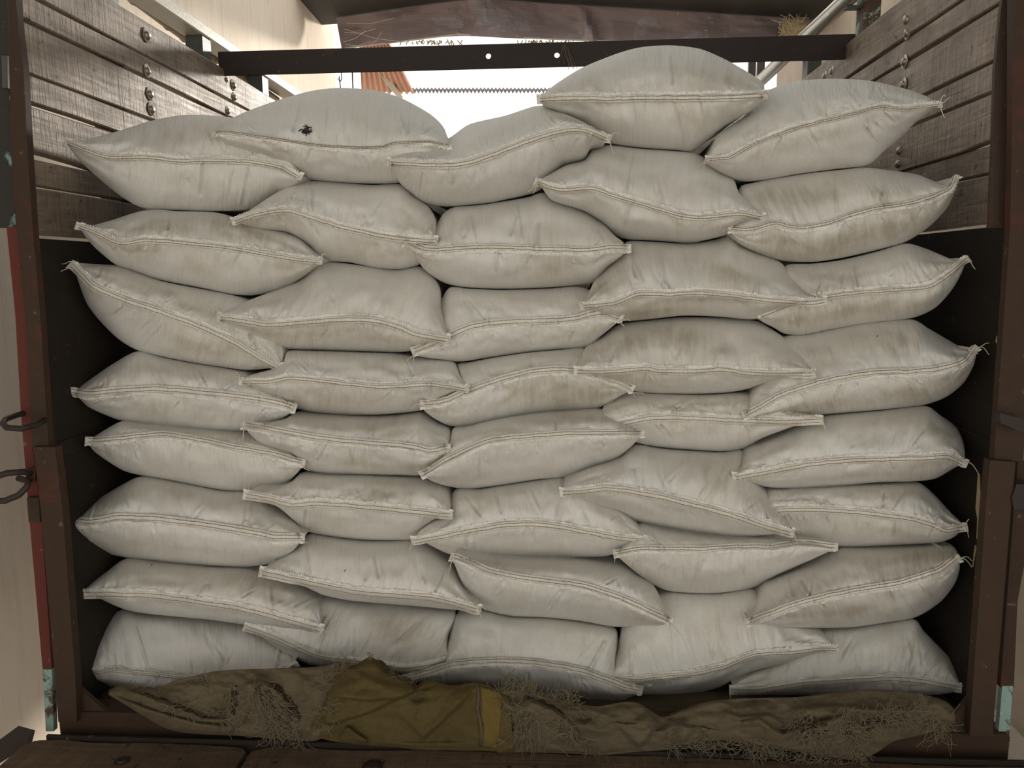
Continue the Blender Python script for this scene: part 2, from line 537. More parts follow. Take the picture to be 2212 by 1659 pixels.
rl = empty('top_rail', (-1.29, 3.2, ZC + 0.8))
rect_bar((-1.335, 1.5, ZC + 0.852), (-1.255, 4.66, ZC + 0.893), 'rail_tube', M['railtop'], rl)
for y0 in (2.20, 2.80, 3.36, 3.95):
    rect_bar((-1.325, y0, ZC - 1.0), (-1.262, y0 + 0.075, ZC + 0.853), 'stud', M['stud'], rl)
settle(rl)
tag(rl, 'worn steel rail on square studs above the left plank wall', 'rail')
b = MB()
p0, p1 = atx(250, -40, -1.37), atx(432, 98, -1.37)
tt = np.linspace(-0.3, 1.25, 60)[:, None]
path = p0 + (p1 - p0) * tt
rad = 0.026 + 0.004 * (np.abs(((tt[:, 0] * 5) % 1) - 0.5) > 0.46)
b.tube(path, rad, 12)
tag(b.build('bamboo_pole', M['bamboo'], None, True), 'brown bamboo pole lying along the top of the left plank wall', 'pole')
b = MB()
q0, q1 = atx(520, 162, -1.345), atx(580, 205, -1.345)
b.tube([q0 + (q1 - q0) * t for t in np.linspace(-0.15, 1.3, 12)], 0.02, 10)
tag(b.build('bamboo_pole', M['bamboo'], None, True), 'short bamboo end behind the left planks below the cross bar', 'pole')

# ---- right: galvanised pipe and its studs
rp = empty('support_pipe', (1.0, 3.2, ZC + 0.9))
b = MB()
b.tube([(1.0 + 0.002 * math.sin(y * 5), y, ZC + 0.925) for y in np.linspace(1.5, 4.6, 30)], 0.0285, 18)
b.build('pipe', M['galv'], rp, True)
for y0 in (2.83, 3.42):
    rect_bar((1.048, y0, ZC - 1.0), (1.105, y0 + 0.075, ZC + 0.93), 'stud', M['cyan'] if y0 < 3 else M['stud'], rp)
    rect_bar((0.995, y0 + 0.02, ZC + 0.89), (1.06, y0 + 0.05, ZC + 0.90), 'bracket', M['stud'], rp, 0.001)
b = MB().tube([atx(1868, 25, 1.06), atx(1868, 44, 1.06)], 0.006, 8)
b.lathe([(0.0001, 0), (0.013, 0), (0.013, 0.006), (0.0001, 0.007)], 8, Matrix.Translation(Vector(atx(1868, 46, 1.06))))
b.build('hanging_bolt', M['bar'], rp)
settle(rp)
tag(rp, 'round galvanised pipe on studs above the right plank wall', 'pipe')

# ---- cross bar with two holes
YB = 2.90
cb = empty('cross_bar', (0, YB, ZC + 0.8))
zc_l = at(1106, 122, YB)[2]; zt = zc_l + 0.040; zb = zc_l - 0.040
x0, x1 = XL - 0.02, XR + 0.05
holes = [at(1055, 121, YB), at(1203, 119, YB)]
b = MB()
def plate(y, flip):
    v, f = [], []
    xs = [x0]
    for h in holes: xs += [h[0] - 0.025, h[0] + 0.025]
    xs.append(x1)
    for k in range(0, len(xs) - 1, 2):
        n = len(v); v += [(xs[k], y, zb), (xs[k + 1], y, zb), (xs[k + 1], y, zt), (xs[k], y, zt)]
        f.append((n, n + 1, n + 2, n + 3))
    for h in holes:
        n = len(v); N = 24; r = 0.0098
        for k in range(N):
            t = 2 * math.pi * k / N - 3 * math.pi / 4
            v.append((h[0] + r * math.cos(t), y, h[2] + r * math.sin(t)))
        for k in range(N):
            t = 2 * math.pi * k / N - 3 * math.pi / 4
            c, s_ = math.cos(t), math.sin(t); m = max(abs(c), abs(s_))
            px_ = h[0] + 0.025 * c / m
            pz_ = (zb if s_ < -0.7070 else zt if s_ > 0.7070 else h[2] + (zt - zb) / 2 * s_ / m)
            pz_ = min(max(pz_, zb), zt)
            v.append((px_, y, pz_))
        for k in range(N):
            f.append((n + k, n + N + k, n + N + (k + 1) % N, n + (k + 1) % N))
    b.add(v, [q[::-1] for q in f] if flip else f)
plate(YB, False); plate(YB + 0.006, True)
b.build('web', M['bar'], cb)
MB().box((x0, YB, zt - 0.001), (x1, YB + 0.06, zt + 0.005), 0.001).build('flange', M['bar'], cb)
for px in (733,):
    p = at(px, 158, YB + 0.01)
    MB().tube([(p[0] + dx, p[1], p[2] + dz) for dx, dz in ((0, .01), (.008, 0), (.009, -.02), (.002, -.03), (-.006, -.02), (0, -.012), (0.002, -.05), (0.002, -.16))], 0.002, 6).build('hanging_wire', M['bar'], cb)
p = at(761, 150, YB + 0.01)
MB().tube([(p[0], p[1], p[2] - t) for t in (0, .05, .1, .16)], 0.0026, 6).build('hanging_wire', M['bar'], cb)
b = MB()
r_ = random.Random(4)
for k in range(9):
    p = at(1218 + r_.uniform(-6, 10), 95 + r_.uniform(0, 8), YB - 0.006); q = at(1225 + r_.uniform(-25, 25), 140 + r_.uniform(-6, 12), YB - 0.02)
    b.tube([p, (p + q) / 2 + np.array((r_.uniform(-.01, .01), -0.004, 0)), q], 0.0009, 4)
b.build('dry_grass', M['fibre'], cb)
settle(cb)
tag(cb, 'dark steel cross bar with two round holes spanning the truck bed', 'bar')

# ---- rear posts
def slab(poly, Y, th, name, mat, parent):
    pts = [at(x, y, Y) for x, y in poly]
    return MB().prism(pts, (0, th, 0)).build(name, mat, parent)

pl = empty('rear_post', tuple(at(120, 1560, YP)))
slab([(16, -40), (31, -40), (40, 67), (51, 152), (59, 320), (71, 500), (87, 680), (105, 968), (70, 968), (54, 680), (36, 500), (24, 337)], YP, 0.02, 'upper_post', M['brown'], pl)
slab([(71, 966), (119, 966), (135, 1100), (163, 1470), (166, 1560), (126, 1560), (119, 1470), (88, 1100), (76, 1000)], YP - 0.015, 0.025, 'lower_post', M['brown'], pl)
slab([(36, 490), (54, 680), (70, 968), (88, 1100), (112, 1446), (92, 1446), (64, 1128), (45, 890), (33, 680), (14, 490)], YP + 0.02, 0.015, 'red_strip', M['red'], pl)
slab([(112, 1446), (116, 1580), (99, 1580), (92, 1446)], YP + 0.018, 0.015, 'cyan_strip', M['cyan'], pl)
slab([(-60, -40), (16, -40), (20, 200), (26, 337), (34, 490), (-60, 490)], YP + 0.03, 0.05, 'upper_plate', M['teal'], pl)
slab([(3, 120), (16, 120), (17, 190), (5, 190)], YP + 0.018, 0.02, 'hinge_plate', M['stud'], pl)
slab([(163, 1480), (236, 1543), (163, 1543)], YP + 0.01, 0.012, 'gusset', M['brown'], pl)
slab([(58, 1075), (84, 1075), (86, 1128), (62, 1128)], YP + 0.008, 0.02, 'hinge_bracket', M['brown'], pl)
b = MB().tube([at(x, y, Y) for x, y, Y in ((95, 908, YP - .005), (80, 918, YP - .05), (45, 926, YP - .09), (15, 924, YP - .08), (6, 915, YP - .06), (12, 906, YP - .03), (35, 897, YP - .0), (50, 893, YP + .02), (60, 895, YP + .03))], 0.0068, 10)
b.build('latch_ring', M['bar'], pl, True)
b = MB().tube([at(x, y, Y) for x, y, Y in ((72, 1022, YP), (50, 1019, YP - .04), (15, 1022, YP - .06), (-25, 1035, YP - .07), (-40, 1060, YP - .07), (-20, 1082, YP - .06), (10, 1082, YP - .06), (40, 1070, YP - .05), (58, 1052, YP - .04), (62, 1040, YP - .03), (40, 1033, YP - .02))], 0.0075, 10)
b.build('latch_chain_link', M['bar'], pl, True)
slab([(60, 1012), (76, 1018), (76, 1040), (56, 1048)], YP - 0.012, 0.02, 'latch_bracket', M['brown'], pl)
settle(pl)
tag(pl, 'rusty brown rear corner post with red and cyan paint and latch rings, left side', 'post')

pr = empty('rear_post', tuple(at(2120, 1590, YP)))
slab([(2170, -40), (2161, 30), (2149, 150), (2144, 320), (2136, 492), (2180, 492), (2188, 300), (2190, 0), (2190, -40)], YP + 0.05, 0.01, 'upper_flat', M['redbrown'], pr)
slab([(2188, -40), (2240, -40), (2240, 490), (2182, 490), (2187, 250)], YP, 0.02, 'upper_post', M['brown'], pr)
slab([(2182, 490), (2240, 490), (2210, 998), (2147, 992), (2164, 753)], YP, 0.02, 'middle_post', M['brown'], pr)
slab([(2139, 994), (2194, 998), (2184, 1100), (2144, 1590), (2094, 1590), (2099, 1521), (2129, 1100)], YP - 0.015, 0.025, 'lower_post', M['brown'], pr)
slab([(2199, 998), (2240, 998), (2216, 1200), (2198, 1300), (2190, 1485), (2161, 1485), (2190, 1100)], YP + 0.02, 0.015, 'red_strip', M['brown'], pr)
slab([(2165, 1482), (2188, 1482), (2176, 1645), (2153, 1632)], YP + 0.018, 0.015, 'cyan_strip', M['cyan'], pr)
slab([(2099, 1500), (2106, 1592), (2022, 1592)], YP + 0.01, 0.012, 'gusset', M['brown'], pr)
slab([(2160, 892), (2212, 905), (2212, 935), (2180, 922), (2162, 915)], YP - 0.03, 0.02, 'latch_bracket', M['bar'], pr)
slab([(2196, 1046), (2240, 1046), (2240, 1100), (2190, 1100), (2186, 1075)], YP - 0.02, 0.02, 'latch_plate', M['bar'], pr)
settle(pr)
tag(pr, 'rusty brown rear corner post with scraped red paint, right side', 'post')

# ---- sill and folded-down tailboard
zs_t = at(233, 1542, YP)[2]; zs_b = at(233, 1582, YP)[2]
sl = MB().box((XL - 0.02, YP, zs_b - 0.03), (XR + 0.03, YP + 0.07, zs_t), 0.006).build('trim_1', M['brown'])
tag(sl, kind='structure')
zt2 = at(400, 1604, YP - 0.045)[2]
tb = empty('tailboard', (0, YP - 0.2, zt2))
rnd = random.Random(9)
def board(xa, xb, seed, ya=1.36, yb=YP - 0.05):
    n = 40
    xs = np.linspace(xa, xb, n)
    v, f = [], []
    e = noise1(xs * 9, seed) * 0.006; e2 = noise1(xs * 30, seed + 1) * 0.002
    zz = noise1(xs * 6, seed + 2) * 0.002
    endc = np.clip(np.minimum(xs - xa, xb - xs) / 0.035, 0, 1)
    e = e + e2 - 0.02 * (1 - np.sqrt(1 - (1 - endc) ** 2 + 1e-9))
    for k in range(n):
        y1 = yb + e[k]
        v += [(xs[k], ya, zt2 + zz[k]), (xs[k], y1 - .004, zt2 + zz[k]), (xs[k], y1, zt2 + zz[k] - .004), (xs[k], y1, zt2 - .035), (xs[k], ya, zt2 - .035)]
    for k in range(n - 1):
        for q in range(5):
            f.append((k * 5 + q, k * 5 + 5 + q, k * 5 + 5 + (q + 1) % 5, k * 5 + (q + 1) % 5))
    f += [tuple(range(5)), tuple(range((n - 1) * 5 + 4, (n - 1) * 5 - 1, -1))]
    return mesh_obj('board', v, f, M['tailwood'], tb)
xc = at(540, 1630, YP - 0.06)[0]
board(XL - 0.06, xc - 0.004, 31)
board(xc + 0.010, XR + 0.10, 45)
MB().box((XL - 0.02, YP - 0.046, zt2 - 0.03), (XR + 0.06, YP - 0.038, zt2 + 0.009), 0.001).build('steel_lip', M['sheet'], tb)
MB().box((XL - 0.02, YP - 0.036, zt2 - 0.06), (XR + 0.06, YP - 0.004, zt2 - 0.02)).build('hinge_channel', M['sheet'], tb)
for px, py, r0 in ((264, 1645, .012), (805, 1656, .016)):
    pz = at(px, py, YP - 0.12)
    p = CAM + (pz - CAM) * ((zt2 - ZC) / (pz[2] - ZC))
    MB().lathe([(0.0001, .0005), (r0 * 1.5, .0005), (r0 * 1.5, .002), (r0, .003), (r0 * .8, .006), (0.001, .0065)], 14, Matrix.Translation(Vector(p))).build('bolt', M['bar'], tb)
slab([(28, 1578), (64, 1588), (58, 1612), (-10, 1655), (-30, 1620)], YP - 0.05, 0.02, 'corner_flange', M['bar'], tb)
settle(tb)
tag(tb, 'dark worn wooden tailboard folded down below the burlap', 'tailboard')

# ---- eave at the far end of the truck
YE = 6.45
fx = P('738,106 790,100 860,90 990,78 1090,82 1173,85 1300,88 1440,90 1590,88 1708,82 1745,78')
tx = P('726,39 790,30 903,14 1014,0 1105,3 1190,9 1274,14 1440,24 1560,31 1735,42 1750,43')
nb_, nt_ = spline(fx, 90), spline(tx, 90)
ny = 14
v, f = [], []
for j in range(ny):
    t = j / (ny - 1)
    q = nt_ * (1 - t) + nb_ * t
    kx = [730, 790, 845, 990, 1030, 1180, 1262, 1285, 1300, 1330, 1440, 1520, 1560, 1640, 1750]
    kd = [0.0, 0.10, -0.06, 0.16, -0.14, 0.03, 0.06, -0.14, 0.10, -0.02, 0.07, -0.10, 0.08, -0.06, 0.05]
    kt = [0.0, 0.02, 0.0, 0.03, -0.03, 0.05, 0.0, 0.0, 0.02, 0.0, -0.02, 0.03, 0.0, 0.02, 0.0]
    sk = q[:, 0] + (1 - t) * 30 * np.sin(q[:, 0] / 90)
    d = np.interp(sk, kx, kd) * t + np.interp(sk, kx, kt) * (1 - t) + 0.012 * noise2(q[:, 0] / 40, t * 4, 5, 2) + 0.05 * math.sin(math.pi * t)
    v.append(at(q[:, 0], q[:, 1], YE + d - 0.10 * t))
v = np.array(v).reshape(-1, 3)
for j in range(ny - 1):
    for i in range(89):
        a = j * 90 + i
        f.append((a, a + 1, a + 91, a + 90))
ev = empty('eave', (0, YE, float(v[:, 2].min())))
mesh_obj('fascia_sheet', v, f, M['fascia'], ev)
zt_ = float(v[:90, 2].min()) - 0.005
cp = [at(x, y, YE - 0.12) for x, y in ((745, 104), (830, 94), (990, 74), (1090, 80), (1250, 87), (1440, 90), (1620, 88), (1740, 80))]
MB().tube(cp, 0.006, 6).build('edge_cord', M['railtop'], ev)
so = []
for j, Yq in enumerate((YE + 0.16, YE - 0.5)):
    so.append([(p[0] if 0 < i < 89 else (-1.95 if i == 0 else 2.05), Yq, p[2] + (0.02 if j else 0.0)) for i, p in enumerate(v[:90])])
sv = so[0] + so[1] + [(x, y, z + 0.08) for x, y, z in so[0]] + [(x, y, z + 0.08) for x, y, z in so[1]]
sf = []
for i in range(89):
    sf += [(i, i + 1, 91 + i, 90 + i), (180 + i, 270 + i, 271 + i, 181 + i), (90 + i, 91 + i, 271 + i, 270 + i), (i, 180 + i, 181 + i, i + 1)]
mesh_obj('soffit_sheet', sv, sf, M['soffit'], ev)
b = MB()
r_ = random.Random(12)
for k in range(70):
    x = r_.choice((r_.uniform(870, 1000), r_.uniform(1090, 1300), r_.uniform(1140, 1240)))
    p = at(x, 88 + r_.uniform(-3, 2), YE - 0.05); q = at(x + r_.uniform(-8, 8), 92 + r_.uniform(0, 10), YE - 0.05)
    b.tube([p, (p + q) / 2 + np.array((r_.uniform(-.02, .02), 0, 0)), q], 0.004, 4)
b.build('hanging_weeds', M['straw'], ev).__setitem__('kind', 'stuff')
b = MB()
for k in range(240):
    c = at(1714 + r_.gauss(0, 11), 68 + r_.gauss(0, 11), YE - 0.22)
    t = r_.uniform(0, 6.3)
    d = np.array((math.cos(t), r_.uniform(-.6, .6), math.sin(t))) * 0.05
    b.tube([c - d, c + np.array((r_.uniform(-.02, .02), -.02, r_.uniform(-.02, .02))), c + d], 0.003, 4)
b.build('straw_clump', M['straw'], ev).__setitem__('kind', 'stuff')
b = MB()
for (xa, ya, xb, yb) in ((742, 62, 880, 92), (748, 50, 850, 40), (800, 96, 825, 68), (742, 90, 790, 66), (744, 70, 812, 62), (746, 96, 800, 90)):
    p, q = at(xa, ya, YE - 0.2), at(xb, yb, YE - 0.2)
    b.tube([p, (p + q) / 2 - np.array((0, 0, 0.02)), q], 0.0016, 4)
b.build('cobweb_strand', M['tail'], ev).__setitem__('kind', 'stuff')
settle(ev)
tag(ev, 'crumpled brown metal eave hanging at the far end of the truck', 'eave')

# ---- far roofs
def corrugated(c00, c10, c01, c11, waves, amp, nu, nv):
    v, f = [], []
    n = np.cross(np.asarray(c10) - c00, np.asarray(c01) - c00); n = n / np.linalg.norm(n)
    for j in range(nv):
        for i in range(nu):
            a, b_ = i / (nu - 1), j / (nv - 1)
            p = (np.asarray(c00) * (1 - a) + np.asarray(c10) * a) * (1 - b_) + (np.asarray(c01) * (1 - a) + np.asarray(c11) * a) * b_
            v.append(p + n * amp * math.sin(2 * math.pi * waves * a))
    for j in range(nv - 1):
        for i in range(nu - 1):
            q = j * nu + i
            f.append((q, q + 1, q + nu + 1, q + nu))
    return v, f
rr = empty('rusty_roof', tuple(at(830, 180, 10.5)))
v, f = corrugated(at(776, 92, 9), at(842, 92, 9), at(781, 201, 13), at(895, 201, 13), 9, 0.02, 110, 4)
mesh_obj('roof_sheet', v, f, M['rust'], rr, True)
MB().tube([at(806, 110, 9.9), at(822, 155, 11.2), at(864, 210, 12.8)], 0.05, 4).build('batten', M['bamboo'], rr)
settle(rr)
tag(rr, 'rust red corrugated roof edge seen beyond the cross bar', 'roof')
v, f = corrugated(at(890, 199, 14), at(1250, 199, 14), at(890, 191, 20), at(1250, 191, 20), 44, 0.022, 420, 3)
tag(mesh_obj('corrugated_roof', v, f, M['grime'], None, True), 'distant wavy corrugated roof edge against the white sky', 'roof')

for k, (px, lab) in enumerate(((1624, 'thin dark upright post far beyond the cross bar, nearer the sack'), (1643, 'thin dark upright post far beyond the cross bar, nearer the pipe'))):
    p = at(px, 150, 8.2)
    q = MB().box((p[0] - 0.035, 8.17, 0), (p[0] + 0.035, 8.23, 5.0), 0.004)
    q.box((p[0] - 0.06, 8.15, 0), (p[0] + 0.06, 8.25, 0.12), 0.004)
    tag(q.build('yard_post', M['bar']), lab, 'post')

# ------------------------------------------------------------------ the sacks
# every sack: label, depth of its seam, hem side (+1 up, -1 down), hem width, then the sewn seam,
# the upper and the lower outline of its end, left to right, in photo pixels
SACKS = [
 ('A1','white sack with two long seam lines, top of the leftmost column', .03,-1,9,
  '147,303 192,322 242,335 318,334 385,342 455,341 542,344 605,356 648,380',
  '180,302 255,283 330,260 405,248 500,254 580,283 630,330',
  '152,322 175,350 215,387 262,425 310,450 380,454 467,456 542,451 605,420 642,397'),
 ('A2','white sack second from top of the leftmost column, with a brown stained face', 0,-1,9,
  '170,485 205,497 260,520 317,514 405,520 505,532 605,550 690,561',
  '197,487 242,475 310,455 380,456 467,459 535,478 605,498 645,515 675,545',
  '180,505 205,535 247,570 280,585 342,604 430,621 505,636 555,637 617,620 667,587'),
 ('A3','white sack in the leftmost column whose seam slopes steeply down to the right', .03,-1,12,
  '159,567 205,612 267,640 342,665 430,697 505,732 567,770 608,790',
  '182,575 255,574 342,606 430,623 505,638 560,660 600,705 614,755',
  '165,595 187,655 217,695 255,732 297,757 355,772 455,790 530,799 567,797 598,794'),
 ('A4','white sack fourth from top of the leftmost column, knotted thread at its left tip', .03,1,12,
  '152,851 195,857 267,850 342,847 430,855 505,862 592,875 632,887',
  '205,812 250,782 297,759 355,773 455,791 530,803 580,830 615,862',
  '167,857 192,880 255,907 317,920 405,930 480,934 530,932 592,912 627,893'),
 ('A5','slim white sack fifth from top of the leftmost column, shortest at the left', .03,1,10,
  '190,956 210,957 280,950 355,944 430,956 505,972 580,985 652,1004',
  '205,942 260,911 292,917 355,928 430,933 492,936 545,943 590,957 630,980',
  '202,974 230,995 267,1017 305,1027 380,1040 480,1059 555,1060 605,1052 642,1022'),
 ('A6','plump white sack with puckered right end, sixth from top of the leftmost column', 0,1,13,
  '143,1128 197,1135 255,1126 342,1129 405,1136 480,1147 555,1160 592,1167 652,1168',
  '180,1105 217,1075 267,1045 307,1029 380,1041 480,1060 530,1063 575,1085 617,1110 650,1142',
  '150,1147 180,1172 230,1195 275,1205 355,1214 455,1222 530,1225 592,1215 630,1192'),
 ('A7','white sack second from bottom of the leftmost column, loose thread hanging at left', 0,-1,13,
  '176,1277 242,1277 330,1280 405,1290 505,1305 580,1322 630,1337 694,1353',
  '190,1265 230,1235 275,1206 355,1215 455,1224 530,1227 600,1240 640,1257 675,1276 697,1296',
  '200,1285 230,1300 265,1315 305,1324 380,1332 455,1339 530,1350 580,1357 642,1361 680,1360'),
 ('A8','bottom white sack of the leftmost column behind the burlap', .02,-1,7,
  '162,1442 205,1449 242,1445 280,1449 380,1459 430,1465 530,1470 600,1455 637,1432',
  '168,1420 175,1400 200,1365 230,1337 265,1317 305,1326 380,1334 480,1345 530,1351 580,1372 617,1402',
  '167,1465 192,1480 242,1488 320,1494 400,1497 530,1497 600,1480'),
 ('B1','white sack with a dark smudge on its face, top of the second column', -.02,1,5,
  '465,289 500,289 580,301 680,316 767,322 825,321 855,312 930,310 970,318',
  '480,277 502,255 555,232 630,207 680,195 730,190 805,194 867,212 930,247 960,278',
  '492,315 542,332 605,360 650,380 675,389 730,394 805,397 862,395 920,377 955,347'),
 ('B2','white sack with a folded pointed left ear, second from top of the second column', 0,-1,10,
  '505,475 555,458 617,449 667,462 730,482 805,500 875,511 940,515',
  '542,452 580,427 617,405 655,391 700,391 760,396 805,399 865,398 892,422 925,445 941,475',
  '520,482 555,496 605,500 630,507 670,537 692,562 755,567 817,580 867,582 905,572 932,545'),
 ('B3','tall white sack with wavy seam flap, third from top of the second column', -.02,-1,12,
  '475,680 530,688 580,695 667,689 730,684 805,685 855,697 905,717 967,727',
  '492,670 542,647 605,622 655,600 687,566 730,567 780,573 855,583 905,575 930,590 950,620 956,662 965,705',
  '487,700 517,715 580,742 617,754 680,756 780,759 855,761 892,757 930,742'),
 ('B4','white sack fourth from top of the second column with a white tag end at right', -.01,-1,9,
  '522,821 580,820 630,812 730,822 805,830 855,830 930,826 1007,837',
  '542,810 592,796 612,779 622,758 680,758 780,761 855,763 905,771 955,776 980,783 995,812',
  '542,832 567,850 605,867 630,880 680,891 755,896 830,895 905,887 942,872 975,850'),
 ('B5','white sack with vertical creases and squared left end, fifth from top of second column', -.01,1,11,
  '527,922 580,932 655,947 730,957 805,964 880,970 930,980 969,972',
  '540,917 567,918 617,904 637,892 692,897 780,900 855,897 910,891 942,910 970,924 974,945',
  '542,940 580,972 630,985 650,1005 667,1017 705,1024 780,1025 855,1026 915,1026 945,1003'),
 ('B6','white sack with gathered pleats below its seam, sixth from top of second column', 0,-1,12,
  '532,1064 580,1072 630,1085 680,1081 755,1086 830,1092 905,1100 972,1107',
  '567,1061 592,1056 630,1040 652,1021 705,1026 780,1026 855,1028 917,1031 955,1045 970,1072',
  '555,1076 600,1095 630,1120 660,1147 705,1157 780,1166 855,1167 892,1164 925,1130 955,1113'),
 ('B7','smooth white sack with a small dark nick, second from bottom of the second column', -.01,-1,13,
  '567,1230 630,1244 705,1260 780,1274 855,1280 930,1286 980,1297 1034,1313',
  '580,1225 612,1200 642,1175 668,1154 705,1159 780,1168 842,1169 905,1168 942,1190 975,1215 990,1250 1010,1285',
  '580,1241 630,1255 680,1277 700,1286 755,1297 830,1304 905,1310 980,1317 1017,1318'),
 ('B8','bottom white sack of the second column with a brown stain, above the olive canvas', .04,-1,11,
  '534,1350 580,1366 630,1388 680,1410 730,1420 805,1428 867,1439 917,1435 977,1421',
  '565,1330 610,1308 660,1295 705,1290 755,1299 830,1306 905,1312 975,1320 986,1332 972,1365 968,1392',
  '567,1377 600,1402 630,1421 667,1436 730,1446 805,1457 880,1466 930,1446'),
 ('C1','white sack tilted up to the right, top of the third column, below the sky gap', -.05,-1,11,
  '842,346 915,350 990,349 1052,332 1140,299 1215,277 1265,277 1315,297',
  '870,325 920,310 968,299 1015,268 1090,250 1152,230 1180,229 1215,243 1265,266',
  '849,362 865,397 902,430 940,444 990,445 1065,437 1152,417 1175,404 1215,362 1262,347 1277,318'),
 ('C2','plump white sack with toothed seam edge, second from top of the third column', -.01,1,10,
  '877,527 927,545 1015,540 1090,540 1190,544 1265,545 1315,540 1357,540',
  '912,520 940,490 957,462 982,447 1040,442 1140,426 1172,416 1202,432 1260,455 1302,482 1327,508 1345,522',
  '895,550 915,580 940,600 965,613 1010,621 1085,624 1185,621 1247,616 1285,609 1312,577 1337,558'),
 ('C3','white sack third from top of the third column, its left ear pointing down', .02,1,12,
  '897,764 960,738 1022,712 1085,703 1160,700 1235,696 1297,682 1338,693',
  '915,742 943,700 953,650 972,621 1010,623 1085,626 1185,623 1250,619 1300,640 1330,672',
  '908,770 947,776 997,781 1060,772 1135,761 1210,754 1267,750 1297,727'),
 ('C4','white sack fourth from top of the third column with a high arched seam', .02,1,11,
  '914,878 960,872 1022,847 1085,825 1160,807 1235,805 1285,815 1335,832 1362,844',
  '922,868 955,858 978,843 994,812 987,786 1010,783 1060,774 1135,763 1210,756 1260,752 1300,775 1340,815',
  '917,888 940,905 972,920 1010,921 1085,907 1160,892 1235,886 1285,883 1310,874 1337,857'),
 ('C5','white sack fifth from top of the third column, long seam tape to its right tip', -.03,1,10,
  '915,1029 960,1002 1010,977 1060,957 1135,949 1210,943 1285,941 1386,941',
  '930,1008 958,978 972,945 980,924 1010,922 1085,904 1160,893 1235,888 1295,883 1330,900 1368,925',
  '935,1040 965,1050 1010,1056 1077,1049 1160,1036 1235,1029 1285,1012 1327,994 1362,966'),
 ('C6','white sack sixth from top of the third column with low arched seam', .02,-1,11,
  '894,1164 947,1155 985,1147 1047,1135 1110,1127 1185,1129 1260,1142 1335,1156 1393,1163',
  '910,1142 935,1122 962,1108 972,1075 987,1056 1035,1057 1077,1050 1160,1038 1235,1033 1300,1075 1350,1108 1386,1146',
  '912,1169 947,1187 972,1198 1010,1204 1110,1204 1210,1204 1305,1202 1335,1192 1372,1173'),
 ('C7','white sack with slanting pleats, second from bottom of the third column', -.03,1,11,
  '977,1207 1017,1222 1055,1239 1105,1250 1180,1261 1255,1271 1330,1294 1405,1327 1446,1346',
  '1000,1206 1040,1206 1105,1206 1222,1206 1305,1210 1342,1216 1380,1242 1412,1265 1428,1297 1438,1325',
  '987,1232 1005,1275 1030,1305 1055,1320 1105,1331 1180,1334 1255,1342 1330,1354 1380,1351 1425,1351'),
 ('C8','bottom white sack of the third column with the seam arching above burlap', .02,1,12,
  '880,1471 930,1457 980,1441 1055,1435 1130,1436 1205,1445 1255,1455 1305,1472 1355,1490 1381,1496',
  '915,1447 965,1428 968,1382 985,1329 1030,1318 1055,1322 1105,1333 1180,1336 1255,1344 1327,1356 1335,1387 1331,1432 1350,1470',
  '905,1477 950,1492 1000,1503 1100,1513 1200,1520 1280,1520 1340,1514 1368,1504'),
 ('D1','plump white sack standing highest of all, top of the fourth column', -.02,-1,12,
  '1166,209 1235,205 1310,206 1410,204 1510,204 1585,203 1651,199',
  '1180,197 1210,175 1260,145 1335,115 1385,102 1447,98 1510,105 1560,125 1597,145 1635,168 1650,182',
  '1175,225 1210,245 1260,272 1310,307 1385,319 1460,324 1495,326 1530,302 1572,270 1622,240 1648,214'),
 ('D2','white sack second from top of the fourth column, seam dropping to a crumpled right ear', -.03,-1,9,
  '1162,390 1210,405 1280,402 1335,420 1410,442 1472,460 1522,464 1597,457 1648,467',
  '1185,378 1222,357 1262,345 1279,322 1315,313 1385,321 1460,326 1502,331 1530,347 1560,370 1585,387 1597,417 1625,444',
  '1175,412 1190,430 1260,455 1300,482 1320,502 1350,516 1412,520 1487,524 1537,516 1577,504 1610,480'),
 ('D3','broad white sack third from top of the fourth column with darned threads above seam', -.04,-1,10,
  '1259,657 1325,650 1375,631 1450,630 1500,627 1575,632 1650,642 1745,649 1780,645',
  '1267,645 1282,610 1307,575 1340,540 1356,521 1412,522 1487,526 1545,517 1577,507 1600,527 1637,545 1687,567 1712,600 1745,632',
  '1282,672 1312,687 1340,694 1400,690 1475,682 1550,684 1630,690 1675,672 1730,655'),
 ('D4','white sack fourth from top of the fourth column, seam tape folding at both ends', -.03,-1,11,
  '1246,797 1312,797 1395,790 1425,795 1500,796 1562,792 1612,800 1675,803 1756,803',
  '1250,785 1265,750 1300,727 1335,702 1355,697 1400,692 1475,685 1550,686 1630,692 1662,707 1695,730 1730,765 1750,792',
  '1280,810 1325,827 1370,845 1425,850 1500,851 1562,849 1612,841 1650,827 1705,812'),
 ('D5','flat white sack fifth from top of the fourth column, partly under its right neighbour', .03,-1,12,
  '1290,920 1350,907 1412,896 1500,897 1600,902 1700,905 1772,902',
  '1295,905 1305,877 1335,856 1360,847 1387,849 1450,852 1525,853 1610,847 1660,862 1720,888',
  '1305,926 1330,932 1372,955 1425,966 1500,972 1562,975 1605,969 1650,945 1740,912'),
 ('D6','white sack sixth from top of the fourth column, seam falling to a white right tag', -.03,-1,12,
  '1215,1059 1262,1055 1312,1050 1362,1055 1425,1067 1500,1085 1575,1105 1650,1130 1711,1147',
  '1225,1042 1262,1015 1312,997 1342,980 1372,959 1425,968 1500,974 1562,977 1602,972 1622,1000 1640,1040 1665,1065 1687,1105 1706,1134',
  '1232,1067 1300,1095 1340,1107 1370,1125 1450,1142 1525,1155 1587,1161 1650,1156 1690,1152'),
 ('D7','white sack second from bottom of the fourth column, tapering to a point at right', 0,1,10,
  '1332,1200 1380,1191 1467,1191 1530,1191 1605,1186 1667,1187 1730,1178 1803,1186',
  '1345,1180 1365,1150 1385,1130 1430,1142 1505,1155 1580,1163 1655,1160 1700,1167 1750,1172',
